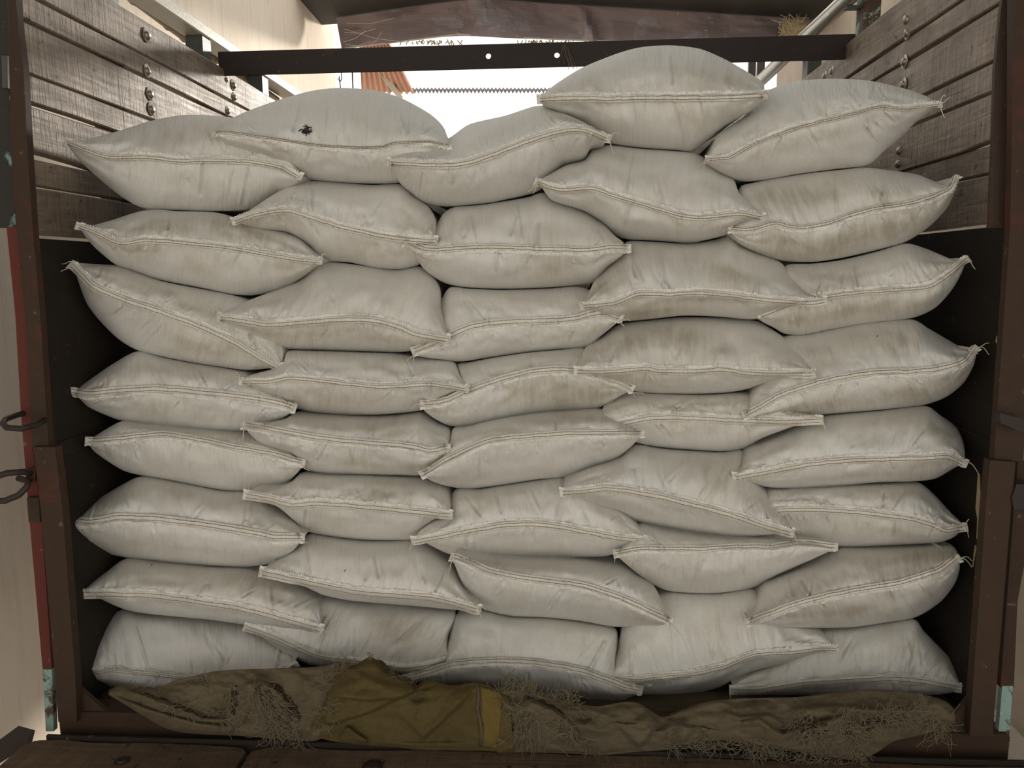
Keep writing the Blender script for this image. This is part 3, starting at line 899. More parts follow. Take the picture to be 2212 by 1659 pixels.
  '1345,1212 1380,1242 1410,1262 1442,1276 1492,1281 1555,1281 1625,1270 1680,1242 1755,1208'),
 ('D8','large bottom white sack of the fourth column with thread loop at left', .03,-1,9,
  '1318,1461 1380,1465 1417,1460 1480,1454 1555,1439 1590,1425 1630,1410 1705,1405 1780,1397 1808,1399',
  '1324,1440 1335,1390 1347,1350 1390,1300 1440,1282 1492,1283 1555,1283 1625,1273 1660,1300 1700,1340 1765,1363 1795,1385',
  '1342,1485 1380,1499 1455,1501 1505,1497 1555,1485 1587,1467 1630,1450 1705,1430 1767,1410'),
 ('E1','white sack rising to the right against planks, top of the rightmost column', 0,-1,6,
  '1530,341 1575,337 1625,310 1675,289 1750,265 1825,247 1905,227 1950,232 2029,224',
  '1540,312 1550,290 1600,257 1637,225 1662,194 1725,175 1800,170 1875,174 1950,190 2000,207',
  '1535,354 1562,374 1600,391 1650,389 1725,376 1800,366 1875,356 1912,325 1950,295 1975,267 2012,237'),
 ('E2','wrinkled dirty white sack with upturned right ear, second in the rightmost column', .01,1,8,
  '1579,498 1620,500 1675,487 1707,494 1745,495 1795,485 1845,467 1895,455 1970,442 2020,427 2055,408 2068,380',
  '1583,475 1588,435 1600,403 1625,395 1670,386 1745,374 1820,366 1870,362 1920,367 1982,377 2020,392 2050,400',
  '1585,515 1607,532 1657,555 1695,564 1757,566 1820,557 1895,540 1957,522 2007,490 2045,450 2064,410'),
 ('E3','white sack third from top of the rightmost column, left end under its neighbour', .03,-1,9,
  '1640,678 1710,652 1777,637 1845,628 1920,622 1995,616 2032,600 2086,556',
  '1650,640 1680,600 1700,572 1757,569 1820,561 1895,543 1955,526 1995,535 2032,550 2068,564',
  '1647,695 1670,707 1695,721 1732,724 1795,712 1870,699 1970,687 2020,665 2057,625 2080,583'),
 ('E4','large white sack fourth in the rightmost column with long rising seam', 0,1,11,
  '1612,902 1645,885 1695,857 1757,837 1820,822 1895,811 1970,809 2032,802 2085,785 2111,752',
  '1615,865 1632,820 1660,765 1692,728 1745,722 1795,712 1870,698 1970,690 2007,710 2045,732 2080,752 2104,757',
  '1640,904 1695,901 1795,894 1895,886 1995,875 2045,857 2082,827 2104,787'),
 ('E5','white sack fifth from top of the rightmost column with rounded right end', 0,-1,11,
  '1588,1027 1670,1012 1745,998 1820,990 1895,986 1995,984 2050,982 2086,998',
  '1602,1007 1610,985 1618,967 1645,955 1720,920 1757,904 1795,896 1895,888 2000,877 2032,897 2065,922 2081,955',
  '1615,1037 1657,1052 1720,1055 1795,1052 1895,1042 1970,1040 2020,1034 2060,1012'),
 ('E6','white sack sixth from top of the rightmost column, pale tab at its right tip', .03,-1,11,
  '1640,1104 1677,1097 1745,1095 1820,1098 1895,1105 1970,1115 2020,1130 2045,1140 2083,1134',
  '1652,1075 1662,1057 1695,1057 1795,1053 1895,1046 1982,1042 2015,1065 2045,1097 2068,1120',
  '1650,1130 1665,1156 1707,1167 1770,1177 1845,1181 1945,1177 2032,1171 2064,1158'),
 ('E7','white sack with darker dirty face, second from bottom of the rightmost column', -.02,1,11,
  '1619,1350 1640,1341 1720,1312 1795,1292 1870,1277 1940,1267 1995,1250 2032,1237 2072,1208',
  '1627,1325 1634,1295 1645,1262 1670,1248 1745,1215 1795,1193 1815,1184 1870,1183 1945,1180 2032,1175 2058,1178 2069,1194',
  '1650,1348 1695,1354 1765,1357 1845,1355 1920,1344 1982,1332 2032,1300 2062,1262 2073,1230'),
 ('E8','bottom white sack of the rightmost column with a low straight seam', .05,-1,13,
  '1582,1485 1645,1484 1720,1472 1820,1465 1920,1459 1995,1465 2077,1481',
  '1592,1468 1640,1445 1700,1415 1740,1380 1775,1362 1845,1358 1920,1346 1975,1338 1995,1362 2032,1400 2050,1420 2066,1452',
  '1592,1496 1645,1501 1720,1502 1795,1503 1870,1502 1995,1502 2055,1497'),

]

NU, NF = 170, 26
YS0, YC0 = 1.80, 1.95
SACK_OBJ = {}

def make_sack(idx, rec):
    key, label, dy, hs, hw, ss, ts, bs = rec
    hw = hw * 1.3
    r = np.random.default_rng(100 + idx)
    S0 = P(ss)
    S = spline(S0, NU)
    T = spline(np.vstack([S0[:1], P(ts), S0[-1:]]), NU, 0.75)
    B = spline(np.vstack([S0[:1], P(bs), S0[-1:]]), NU, 0.75)
    YC = YC0 + (dy if dy > 0.3 else 0.0)
    u = np.linspace(0, 1, NU)
    ys = YS0 + dy + 0.018 * np.abs(2 * u - 1) ** 3
    PM = math.radians(72)
    phi = np.linspace(0, PM, NF)
    fr = np.sin(phi) / math.sin(PM)                            # share of the way from seam to outline
    sides, info = [], []
    wid = np.linalg.norm(S[-1] - S[0])
    for side, O in ((1, T), (-1, B)):
        h = np.linalg.norm(O - S, axis=1)
        g = np.clip(h / 70.0, 0, 1) ** 0.75
        dep = (YC - ys) * g
        q = S[:, None, :] + (O - S)[:, None, :] * fr[None, :, None]
        ridge = 0.10
        sh = (1 - ridge) * (1 - np.cos(phi)) / (1 - math.cos(PM)) + ridge * fr
        Y = ys[:, None] + dep[:, None] * sh[None, :]
        # gathers at the seam, long creases, lumps
        U, Fm = np.meshgrid(u, fr, indexing='ij')
        hm = h[:, None] / 100.0
        d = np.zeros_like(U)
        for _ in range(46):
            p = r.uniform(0.02, 0.98); w = r.uniform(0.0035, 0.011); a = r.uniform(0.4, 1.0) * 0.0042 * r.choice((1, 1, -0.8))
            L = r.uniform(0.12, 0.55); sl = r.normal(0, 0.05)
            d += a * np.exp(-((U - p - sl * Fm) / (w * (1 + Fm))) ** 2) * np.exp(-Fm / L)
        for _ in range(r.integers(5, 10)):            # long creases
            p0 = np.array((r.uniform(0.06, 0.94), r.uniform(0.0, 0.35))); ang = r.normal(0, 0.55)
            Ln = r.uniform(0.3, 0.8)
            dirv = np.array((math.sin(ang) * 0.28, math.cos(ang)))
            t = np.clip((U - p0[0]) * dirv[0] * 6 + (Fm - p0[1]) * dirv[1], 0, Ln)
            dd = np.hypot((U - p0[0] - t * dirv[0]) * 5.0, (Fm - p0[1] - t * dirv[1]) * 1.1)
            a = r.uniform(0.003, 0.0075) * r.choice((1, 1, -1))
            d += a * np.exp(-(dd / 0.026) ** 2) - 0.5 * a * np.exp(-((dd - 0.06) / 0.035) ** 2)
        for tip in (0, 1):                           # folds running out of the ears
            e = np.abs(U - tip)
            fold = np.sin((Fm * r.uniform(5, 8) + r.uniform(0, 6)) + 3 * noise2(U * 9, Fm * 4, 300 + idx))
            d += 0.0048 * fold * np.exp(-e / 0.10) * np.minimum(1, e / 0.03)
        d += 0.008 * noise2(U * 5 + idx, Fm * 2.0 + side, 40 + idx, 2) + 0.0026 * noise2(U * 30, Fm * 3.5, 70 + idx, 2)
        env = np.clip(h / 40.0, 0, 1)[:, None] * np.sqrt(np.clip(1 - (phi / PM)[None, :] ** 2.2, 0, 1))
        d *= env
        d[:, 0] *= 0.4
        Y = Y - d
        q[..., 1] += (d / 0.0011) * 0.25 * -side * env
        sides.append(at(q[..., 0], q[..., 1], Y))
        info.append((O, h, dep, Y))
    top, bot = sides
    # bag body: front grid top side, bottom side, then rings to the back
    nT = NU * NF
    verts = [top.reshape(-1, 3), bot.reshape(-1, 3)]
    uvs, dirt = [], []
    ppm = 0.0011
    dr = np.random.default_rng(900 + idx)
    damt = {'A2': 1.3, 'B5': 1.2, 'E2': 1.15, 'E3': 1.0, 'E7': 1.3, 'D3': 1.2, 'E4': 1.1, 'C4': 1.2, 'D4': 1.1, 'B8': 1.1, 'D7': .5, 'B7': .5, 'A8': .6, 'D1': .8, 'B1': .5, 'C1': .45, 'C5': .9}.get(key, 0.8)
    for k, (O, h, dep, Yg) in enumerate(info):
        sg = (1, -1)[k]
        U, Fm = np.meshgrid(u, phi / PM, indexing='ij')
        uvs.append(np.stack([U * wid * ppm, sg * Fm * h[:, None] * ppm * 1.25], -1).reshape(-1, 2))
        base = np.clip(0.5 + 0.9 * noise2(U * 3.1 + idx * 3, sg * Fm * 1.6 + 9, 500 + idx, 3), 0, 1)
        mask = np.exp(-((Fm - 0.42) / 0.34) ** 2)
        dirt.append((damt * (0.25 + 0.9 * base) * (0.35 + 0.75 * mask)).reshape(-1))
    ti = lambda i, j: i * NF + j
    bi = lambda i, j: nT + i * NF + j
    faces = []
    ii, jj = np.meshgrid(np.arange(NU - 1), np.arange(NF - 1), indexing='ij')
    a = (ii * NF + jj).ravel()
    ft = np.stack([a, a + NF, a + NF + 1, a + 1], 1)
    fb = np.stack([a, a + 1, a + NF + 1, a + NF], 1) + nT
    faces += ft.tolist() + fb.tolist()
    ring0 = [ti(i, NF - 1) for i in range(NU)] + [bi(i, NF - 1) for i in range(NU - 2, 0, -1)]
    rp_ = np.concatenate([top[:, -1], bot[NU - 2:0:-1, -1]])
    nr = len(ring0)
    cen = np.array((rp_[:, 0].mean(), 0, (rp_[:, 2].max() + rp_[:, 2].min()) / 2))
    prev = ring0
    n0 = 2 * nT
    yb0 = YC
    back = 0.80 + 0.05 * r.uniform(-1, 1)
    uvb = np.concatenate([np.stack([u * wid * ppm, info[0][1] * ppm * 1.3], 1), np.stack([u[NU - 2:0:-1] * wid * ppm, -info[1][1][NU - 2:0:-1] * ppm * 1.3], 1)])
    for (t, s) in ((0.05, 0.985), (0.2, 0.955), (0.5, 0.94), (0.8, 0.90), (0.93, 0.78), (1.0, 0.45)):
        y = yb0 + (back - 0.165) * t
        fade = min(1.0, t / 0.2)
        ring = rp_.copy()
        ring[:, 0] = cen[0] + (ring[:, 0] - cen[0]) * s
        ring[:, 2] = cen[2] + (ring[:, 2] - cen[2]) * s
        ring[:, 1] = np.maximum(rp_[:, 1] + 0.01 * t, rp_[:, 1] + (y - rp_[:, 1]) * (0.25 + 0.75 * fade))
        verts.append(ring); dirt.append(np.full(nr, 0.4)); uvs.append(uvb + np.array((0, 0.3 * t)))
        cur = list(range(n0, n0 + nr)); n0 += nr
        for k in range(nr):
            faces.append((prev[k], prev[(k + 1) % nr], cur[(k + 1) % nr], cur[k]))
        prev = cur
    faces.append(tuple(prev))
    root = empty('filled_sack', (float(cen[0]), YC + 0.19, float(rp_[:, 2].min())))
    # the two sides share the seam and the tips: weld by position through matching indices
    V = np.concatenate(verts)
    V[nT:2 * nT].reshape(NU, NF, 3)[:, 0] = V[:nT].reshape(NU, NF, 3)[:, 0]
    body = mesh_obj('bag_body', V, faces, M['sack'], root, True, np.concatenate(uvs), {'dirt': np.concatenate(dirt)})
    # ---- hem, stitching and cut edge along the seam
    tan = np.gradient(S, axis=0); tan /= np.linalg.norm(tan, axis=1)[:, None]
    nrm = np.stack([tan[:, 1], -tan[:, 0]], 1)          # points up in the picture
    def surf_y(off, side):
        """depth of the bag under a point off px away from the seam"""
        k = 0 if side > 0 else 1
        h = info[k][1]; f = np.clip(off / np.maximum(h, 1.0), 0, 0.98)
        g = info[k][3]
        yy = np.array([np.interp(f[q_], fr, g[q_]) for q_ in range(NU)])
        return np.minimum(np.minimum(yy, np.roll(yy, 1)), np.roll(yy, -1)) if NU > 3 else yy
    jit = noise1(u * 40, 700 + idx) * 0.9
    curl = np.clip(noise1(u * 7, 720 + idx, 2), -0.3, 1)
    ext = np.clip((np.abs(2 * u - 1) - 0.985) / 0.015, 0, 1) * np.sign(u - 0.5) * 7.0
    def strip(side, w0, w1, lift0, lift1, rows, edge=None, th=0.0016):
        vf, vb = [], []
        for j in range(rows):
            t = j / (rows - 1)
            off = w0 + (w1 - w0) * t
            o = np.full(NU, off)
            if edge is not None and j == rows - 1: o = o + edge
            q = S + nrm * (side * o + jit * 0.6)[:, None]
            q[:, 0] += ext
            Y = surf_y(np.abs(o), side) - (lift0 + (lift1 - lift0) * t) - 0.0040 * np.maximum(curl, 0) * t * t * (lift1 > 0.003)
            vf.append(at(q[:, 0], q[:, 1], Y)); vb.append(at(q[:, 0], q[:, 1], Y + th))
        v = np.concatenate(vf + vb); n = NU; f = []
        o2 = rows * n
        for j in range(rows - 1):
            for i in range(n - 1):
                a0 = j * n + i
                q4 = (a0, a0 + 1, a0 + n + 1, a0 + n)
                f.append(q4 if side < 0 else q4[::-1])
                q4 = tuple(x + o2 for x in q4)
                f.append(q4[::-1] if side < 0 else q4)
        jl = (rows - 1) * n
        for i in range(n - 1):
            f.append((jl + i, jl + i + 1, o2 + jl + i + 1, o2 + jl + i))
            f.append((i, o2 + i, o2 + i + 1, i + 1))
        for i in (0, n - 1):
            for j in range(rows - 1):
                f.append((j * n + i, (j + 1) * n + i, o2 + (j + 1) * n + i, o2 + j * n + i))
        return v, f
    v, f = strip(hs, -1.5, hw, 0.0030, 0.0045, 4)
    hem = mesh_obj('hem', v, f, M['hem'], root, True)
    saw = np.where(np.arange(NU) % 2 == 0, 1.1, -0.9) + noise1(u * 60, 750 + idx) * 1.6
    v, f = strip(-hs, 0, 6.5, 0.0020, 0.0016, 3, saw, 0.0008)
    mesh_obj('cut_edge', v, f, M['fray'], root)
    for frac in (0.22, 0.68):
        off = hw * frac
        q = S + nrm * (hs * off + jit * 0.6 + noise1(u * 25, 760 + idx + int(frac * 10)) * 0.5)[:, None]
        Y = surf_y(np.full(NU, abs(off)), hs) - 0.0048 - 0.0015 * frac - 0.0040 * np.maximum(curl, 0) * frac * frac
        pts = at(q[:, 0], q[:, 1], Y)
        rad = np.where(np.arange(NU) % 3 == 0, 0.0005, 0.00085) * (1.0 if frac > .5 else 0.85)
        MB().tube(pts, rad, 4).build('stitching', M['thread'], hem)
    # loose threads at the ear tips
    for tip, sx in ((0, -1), (-1, 1)):
        if r.uniform() < 0.75:
            b = MB()
            for _ in range(r.integers(1, 4)):
                p = at(S[tip, 0], S[tip, 1], ys[tip] - 0.004)
                L = r.uniform(0.012, 0.034)
                dv = np.array((sx * r.uniform(0.2, 1), -r.uniform(0, 0.5), r.normal(0, 0.7))); dv /= np.linalg.norm(dv)
                ph = r.uniform(0, 6)
                pts = [p + dv * L * t + np.array((0, 0, 1)) * (0.005 * (math.sin(t * 4 + ph) - math.sin(ph)) - 0.010 * t * t) for t in np.linspace(0, 1, 7)]
                b.tube(pts, np.linspace(0.0013, 0.0008, 7), 5)
            b.build('thread_tail', M['tail'], root)
    settle(root)
    tag(root, label, 'sack', 'filled white sacks stacked on the truck bed')
    SACK_OBJ[key] = (root, S, T, B, ys)
    return root

for i_, rec in enumerate(SACKS):
    make_sack(i_, rec)

# second layer: two columns behind the front stack, glimpsed through its gaps
HID = 'shaded white sack of the second layer, stacked behind the front sacks'
base = make_sack(60, ('F', HID, .95, -1, 9, '800,640 860,634 940,630 1020,634 1090,642',
    '812,618 850,600 900,588 960,585 1020,592 1070,608', '812,655 860,674 940,684 1020,678 1075,658'))
tag(base, HID, 'sack', 'second layer sacks behind the front stack')
bx_, bz_ = base.location.x, ZFLOOR + 0.002
PINV = base.children[0].matrix_parent_inverse.copy()
first = True
for dx, n in ((0.0, 9), (1.0, 10)):
    for k in range(n):
        if first:
            o = base; first = False
        else:
            o = base.copy(); COL.objects.link(o)
            for ch in base.children:
                cc = ch.copy(); COL.objects.link(cc); cc.parent = o; cc.matrix_parent_inverse = PINV
                for gch in ch.children:
                    gc = gch.copy(); COL.objects.link(gc); gc.parent = cc
        o.location = (bx_ + dx + 0.02 * math.sin(k * 2.1), base.location.y, bz_ + k * 0.166)

# dark smudge of fibres on the top sack of the second column, small dark nicks on others
def fleck(key, px, py, n, spread, ln, seed):
    root, S, T, B, ys = SACK_OBJ[key]
    r = random.Random(seed); b = MB()
    i = int(np.argmin(np.abs(S[:, 0] - px)))
    side = 0 if py < S[i, 1] else 1
    O = (T, B)[side]
    h = np.linalg.norm(O[i] - S[i]); f = min(0.95, abs(py - S[i, 1]) / h)
    y = ys[i] + (YC0 - ys[i]) * (0.9 * (1 - math.sqrt(1 - (f * .951) ** 2)) / (1 - .309) + 0.1 * f)
    for _ in range(n):
        c = at(px + r.gauss(0, spread), py + r.gauss(0, spread), y - 0.0065)
        t = r.uniform(0, 6.28); d = np.array((math.cos(t), -0.1, math.sin(t))) * ln * r.uniform(.5, 1)
        b.tube([c - d, c + np.array((0, -.001, 0)), c + d], 0.0011, 4)
    o = b.build('dark_fleck', M['bar'], root)
    o.matrix_parent_inverse = Matrix.Translation(-Vector(root.location))
fleck('B1', 661, 282, 26, 5, 0.007, 1)
fleck('B7', 745, 1233, 1, 0, 0.006, 12)
fleck('A7', 328, 1221, 1, 0, 0.003, 13)
fleck('E4', 1895, 726, 1, 0, 0.002, 14)

# ------------------------------------------------------------------ burlap and canvas at the foot of the stack
def seg_dist(x, y, pl):
    """signed distance (px) to a polyline, sign from its left/right side, and share along it"""
    best = np.full(x.shape, 1e9); sg = np.zeros_like(x); al = np.zeros_like(x)
    n = len(pl) - 1
    for k in range(n):
        a, b = np.array(pl[k], float), np.array(pl[k + 1], float)
        d = b - a; L = np.dot(d, d)
        t = np.clip(((x - a[0]) * d[0] + (y - a[1]) * d[1]) / L, 0, 1)
        qx, qy = x - a[0] - t * d[0], y - a[1] - t * d[1]
        dist = np.hypot(qx, qy)
        m = dist < best
        best = np.where(m, dist, best)
        sg = np.where(m, np.sign(d[0] * qy - d[1] * qx), sg)
        al = np.where(m, (k + t) / n, al)
    return best * np.where(sg == 0, 1, sg), al

CLOTH = []
def cloth(name, label, mat, top, bot, y_top, y_bot, folds, seed, nu=260, nv=70, amp=0.015, puff=0.012, ramp=40.0):
    Tn, Bn = spline(P(top), nu), spline(P(bot), nu)
    v = np.linspace(0, 1, nv)
    q = Tn[:, None, :] * (1 - v)[None, :, None] + Bn[:, None, :] * v[None, :, None]
    x, y = q[..., 0], q[..., 1]
    vv = np.broadcast_to(v[None, :], x.shape)
    Y = y_top + (y_bot - y_top) * np.clip((y - Tn[:, None, 1] + 0 * vv) / ramp, 0, 1) ** 0.8
    d = puff * np.sin(vv * math.pi) ** 0.8
    n1 = 1 - np.abs(noise2(x / 85 + seed, y / 42, seed, 2))
    d = d + amp * (n1 - 0.6) + 0.35 * amp * noise2(x / 22, y / 16, seed + 1, 2)
    for pl, a, w, L in folds:
        sd, al = seg_dist(x, y, pl)
        e = np.clip(np.minimum(al, 1 - al) / 0.12, 0, 1)
        d = d + 1.5 * a * np.clip(sd / w, 0, 1) * np.exp(-np.maximum(sd, 0) / L) * e
    edge = np.minimum(1, np.minimum(vv, 1 - vv) / 0.08 + 0.25)
    Y = Y - d * edge
    pts = at(x, y, Y)
    # tuck the top edge back under the sacks, the bottom edge under itself
    rows = [pts[:, 0] + np.array((0, 0.08, -0.050)), pts[:, 0] + np.array((0, 0.03, -0.022))]
    low = [pts[:, -1] + np.array((0, 0.012, -0.008)), pts[:, -1] + np.array((0, 0.02, -0.012))]
    allp = np.stack(rows + [pts[:, j] for j in range(nv)] + low, 1)
    m = allp.shape[1]
    ii, jj = np.meshgrid(np.arange(nu - 1), np.arange(m - 1), indexing='ij')
    a = (ii * m + jj).ravel()
    f = np.stack([a, a + 1, a + m + 1, a + m], 1)
    root = empty(name, tuple(allp.reshape(-1, 3).mean(0) * np.array((1, 1, 0)) + np.array((0, 0, allp[..., 2].min()))))
    o = mesh_obj('cloth_sheet', allp.reshape(-1, 3), f.tolist(), mat, root, True)
    md = o.modifiers.new('thickness', 'SOLIDIFY'); md.thickness = 0.0018; md.offset = 1
    def surf(px, py):
        i = np.argmin((x - px) ** 2 + (y - py) ** 2)
        return float(Y.ravel()[i])
    return root, surf

def fibres(root, surf, spots, seed, mat=None):
    r = random.Random(seed); b = MB()
    for (xa, ya, xb, yb, sp, n, ln, dirx, diry) in spots:
        for _ in range(int(n * 1.25)):
            t = r.random()
            px, py = xa + (xb - xa) * t + r.gauss(0, sp), ya + (yb - ya) * t + r.gauss(0, sp)
            y0 = surf(px, py) - r.uniform(0.0005, 0.009)
            L = ln * r.uniform(0.6, 1.9)
            th = math.atan2(diry, dirx) + r.gauss(0, 0.75)
            pts, cx, cy, k = [], px, py, r.gauss(0, 0.5)
            for s in range(7):
                pts.append(at(cx, cy, y0 - 0.004 * math.sin(s / 6 * math.pi)))
                th += k * 0.4 + r.gauss(0, 0.3)
                cx += math.cos(th) * L / 6; cy += math.sin(th) * L / 6
            b.tube(pts, r.uniform(0.0004, 0.0007), 4, False)
    o = b.build('frayed_fibres', mat or M['fibre'], root)
    o['kind'] = 'stuff'

r1, s1 = cloth('burlap_sack', 'torn beige burlap sack bunched at the left foot of the stack', M['burlap'],
    '236,1492 265,1481 330,1487 400,1466 470,1451 560,1446 640,1444 700,1440 745,1432 770,1440',
    '236,1500 270,1520 310,1545 350,1568 390,1580 450,1585 520,1588 600,1595 680,1598 740,1560 775,1500', 1.668, 1.645,
    [([(270, 1485), (330, 1505), (400, 1530), (440, 1548), (500, 1552)], .020, 6, 40),
     ([(240, 1498), (330, 1532), (430, 1560), (520, 1568)], .016, 6, 30),
     ([(500, 1490), (490, 1540), (500, 1580)], -.014, 8, 40),
     ([(520, 1478), (560, 1466), (600, 1490), (640, 1540)], .016, 7, 40),
     ([(560, 1475), (530, 1560), (490, 1590)], .012, 8, 30)], 61)
fibres(r1, s1, [(275, 1482, 420, 1540, 5, 90, 16, 1, 1), (425, 1462, 460, 1478, 7, 45, 16, .3, 1), (505, 1480, 510, 1545, 6, 40, 22, 0, 1),
    (545, 1478, 625, 1560, 12, 150, 26, .2, 1), (560, 1500, 590, 1590, 10, 70, 30, 0, 1), (590, 1560, 660, 1592, 9, 60, 24, .2, 1),
    (705, 1450, 712, 1520, 5, 60, 20, .6, 1), (690, 1560, 715, 1520, 7, 60, 20, .2, 1), (715, 1445, 760, 1432, 4, 40, 16, 1, -.3), (420, 1535, 500, 1560, 6, 45, 20, 1, .6)], 3)
settle(r1); tag(r1, r1.get('label') or 'torn beige burlap sack bunched at the left foot of the stack', 'burlap')

r2, s2 = cloth('canvas_sheet', 'folded olive yellow canvas below the second and third columns', M['olive'],
    '704,1520 712,1470 740,1445 770,1436 803,1421 830,1448 868,1462 895,1484 922,1471 975,1482 1030,1476 1062,1486 1100,1500',
    '660,1584 720,1600 800,1609 860,1613 900,1618 1000,1620 1036,1620 1110,1624', 1.662, 1.638,
    [([(930, 1478), (870, 1508), (800, 1515), (708, 1506)], .030, 5, 60),
     ([(960, 1470), (880, 1502), (800, 1540), (720, 1566), (690, 1562)], .022, 6, 60),
     ([(750, 1565), (770, 1580), (800, 1600)], .016, 6, 40),
     ([(1030, 1488), (985, 1535), (930, 1585), (915, 1600)], .014, 8, 40),
     ([(800, 1598), (900, 1603), (1035, 1600)], .006, 4, 30),
     ([(770, 1445), (820, 1470), (880, 1480)], .008, 10, 30)], 83, amp=0.009)
def torn(root, surf, poly):  # dark patch laid over the cloth, painting the shade of a tear
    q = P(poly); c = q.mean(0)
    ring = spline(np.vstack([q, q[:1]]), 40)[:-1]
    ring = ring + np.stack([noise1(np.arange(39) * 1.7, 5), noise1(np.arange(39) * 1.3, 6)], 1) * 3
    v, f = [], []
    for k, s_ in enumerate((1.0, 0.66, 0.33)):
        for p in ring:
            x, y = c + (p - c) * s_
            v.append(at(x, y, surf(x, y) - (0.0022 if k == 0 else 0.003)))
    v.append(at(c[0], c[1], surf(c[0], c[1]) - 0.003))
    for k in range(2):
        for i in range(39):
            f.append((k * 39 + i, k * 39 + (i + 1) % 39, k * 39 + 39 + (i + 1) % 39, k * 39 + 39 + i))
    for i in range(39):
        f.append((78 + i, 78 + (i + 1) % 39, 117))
    o = mesh_obj('hole_shade_patch', v, f, M['hole_shade'], root, True)
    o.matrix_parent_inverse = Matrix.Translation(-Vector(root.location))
# ochre patch and its stitched edge on the right side of the canvas
def patch(root, surf, poly_l, poly_r, mat, name, lift):
    L, R = spline(P(poly_l), 30), spline(P(poly_r), 30)
    v, f = [], []
    for j in range(30):
        for i in range(10):
            q = L[j] * (1 - i / 9) + R[j] * (i / 9)
            v.append(at(q[0], q[1], surf(q[0], q[1]) - lift))
    for j in range(29):
        for i in range(9):
            a = j * 10 + i
            f.append((a, a + 1, a + 11, a + 10))
    o = mesh_obj(name, v, f, mat, root, True)
    md = o.modifiers.new('thickness', 'SOLIDIFY'); md.thickness = 0.0015; md.offset = 1
patch(r2, s2, '1040,1482 1040,1540 1038,1612', '1084,1496 1082,1550 1075,1620', M['ochre'], 'ochre_patch', 0.003)
b = MB().tube([at(x, y, s2(x, y) - .005) for x, y in ((1032, 1480), (1034, 1510), (1031, 1530), (1038, 1560), (1041, 1590), (1038, 1612))], 0.0035, 6)
b.build('stitched_edge', M['burlap2'], r2, True)
fibres(r2, s2, [(790, 1424, 815, 1430, 3, 12, 10, .5, -1), (830, 1450, 900, 1482, 4, 45, 12, 1, .3), (715, 1470, 760, 1440, 4, 30, 14, -.5, 1), (705, 1500, 715, 1560, 4, 30, 16, 1, .3)], 5)
settle(r2); tag(r2, 'folded olive yellow canvas below the second and third columns', 'canvas')

r3, s3 = cloth('burlap_sheet', 'crumpled brown burlap sheet with frayed holes at the right foot of the stack', M['burlap2'],
    '1070,1490 1095,1484 1150,1492 1200,1508 1240,1520 1290,1527 1345,1518 1380,1521 1430,1550 1480,1535 1530,1518 1600,1510 1700,1508 1760,1504 1800,1498 1860,1492 1920,1493 1985,1500 2040,1515 2062,1535',
    '1075,1624 1150,1624 1230,1626 1300,1630 1380,1622 1440,1618 1500,1604 1560,1598 1640,1610 1720,1622 1800,1634 1850,1640 1890,1626 1930,1600 1980,1588 2030,1576 2062,1560', 1.668, 1.645,
    [([(1120, 1500), (1200, 1532), (1235, 1560), (1260, 1590)], .018, 7, 50),
     ([(1400, 1530), (1425, 1560), (1400, 1600), (1380, 1620)], .018, 9, 60),
     ([(1560, 1530), (1600, 1545), (1660, 1540), (1700, 1560)], .014, 8, 40),
     ([(1580, 1560), (1640, 1550), (1690, 1580), (1760, 1560), (1850, 1535)], .018, 8, 50),
     ([(1700, 1530), (1800, 1520), (1900, 1530), (1990, 1525)], .018, 8, 40),
     ([(1960, 1572), (1880, 1570), (1800, 1590), (1700, 1615)], .014, 7, 40),
     ([(1460, 1560), (1510, 1570), (1470, 1610)], .010, 8, 30)], 107, nu=360, ramp=40.0)
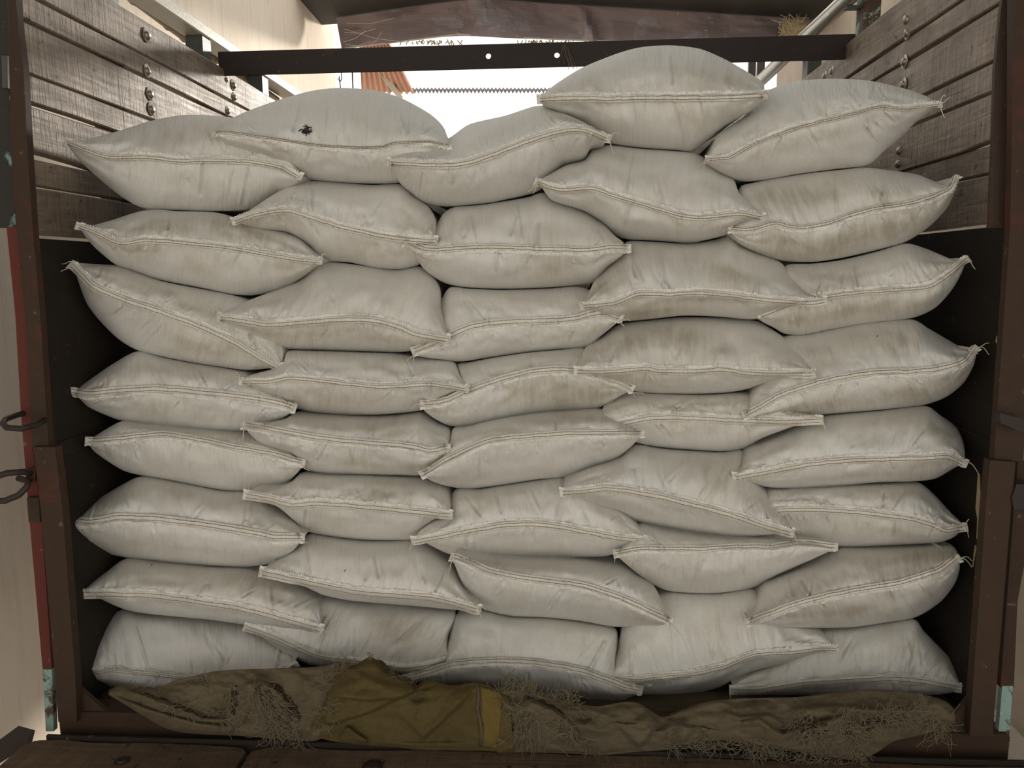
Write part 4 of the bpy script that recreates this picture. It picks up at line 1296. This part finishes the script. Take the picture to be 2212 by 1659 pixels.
fibres(r3, s3, [(1090, 1482, 1160, 1500, 7, 70, 22, .6, -.4), (1095, 1495, 1160, 1580, 14, 110, 42, -.1, 1), (1190, 1505, 1245, 1530, 7, 60, 22, .3, -.6), (1200, 1550, 1245, 1585, 8, 50, 24, -.5, 1),
    (1265, 1605, 1285, 1625, 5, 35, 12, 0, 1), (1440, 1612, 1660, 1600, 5, 120, 26, 1, .3), (1600, 1608, 1660, 1625, 6, 50, 24, .6, 1), (1715, 1548, 1780, 1600, 12, 150, 20, .5, 1),
    (1800, 1560, 1990, 1542, 9, 170, 24, 1, .3), (1840, 1575, 1860, 1635, 9, 90, 22, .3, 1), (1900, 1540, 1945, 1548, 5, 40, 16, 1, 0), (2015, 1530, 2040, 1580, 6, 35, 40, -.3, 1), (1660, 1615, 1820, 1640, 6, 80, 22, .6, 1)], 7)
settle(r3); tag(r3, 'crumpled brown burlap sheet with frayed holes at the right foot of the stack', 'burlap')

r4, s4 = cloth('floor_cloth', 'dark flattened cloth under the bottom sacks of the fourth column', M['burlap2'],
    '1320,1500 1400,1498 1500,1494 1600,1494 1700,1498', '1320,1535 1400,1545 1500,1540 1600,1530 1700,1520', 1.93, 1.84, [], 131, nu=80, nv=24, amp=0.004, puff=0.006)
settle(r4); tag(r4, 'dark flattened cloth under the bottom sacks of the fourth column', 'cloth')

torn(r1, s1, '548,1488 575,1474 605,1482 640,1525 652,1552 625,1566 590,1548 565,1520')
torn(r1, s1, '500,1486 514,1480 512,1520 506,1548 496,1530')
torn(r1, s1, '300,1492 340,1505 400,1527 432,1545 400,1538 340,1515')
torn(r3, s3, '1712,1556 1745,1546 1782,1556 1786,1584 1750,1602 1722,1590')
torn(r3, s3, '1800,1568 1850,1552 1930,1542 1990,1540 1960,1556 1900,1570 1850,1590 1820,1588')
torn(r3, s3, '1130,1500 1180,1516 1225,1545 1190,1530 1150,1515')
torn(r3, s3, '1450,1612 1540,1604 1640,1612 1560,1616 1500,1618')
# straw lying in the yard to the right of the truck
b = MB(); r_ = random.Random(77)
for _ in range(420):
    c = np.array((min(1.95, max(1.45, r_.gauss(1.75, .12))), r_.gauss(3.4, .7), r_.uniform(0.005, 0.06)))
    t = r_.uniform(0, 6.3); d = np.array((math.cos(t), math.sin(t), r_.uniform(-.2, .2))) * r_.uniform(.03, .07)
    b.tube([c - d, c + np.array((0, 0, .01)), c + d], 0.0025, 4)
tag(b.build('straw_litter', M['straw']), 'loose pale straw on the ground right of the truck', 'straw', kind='stuff')
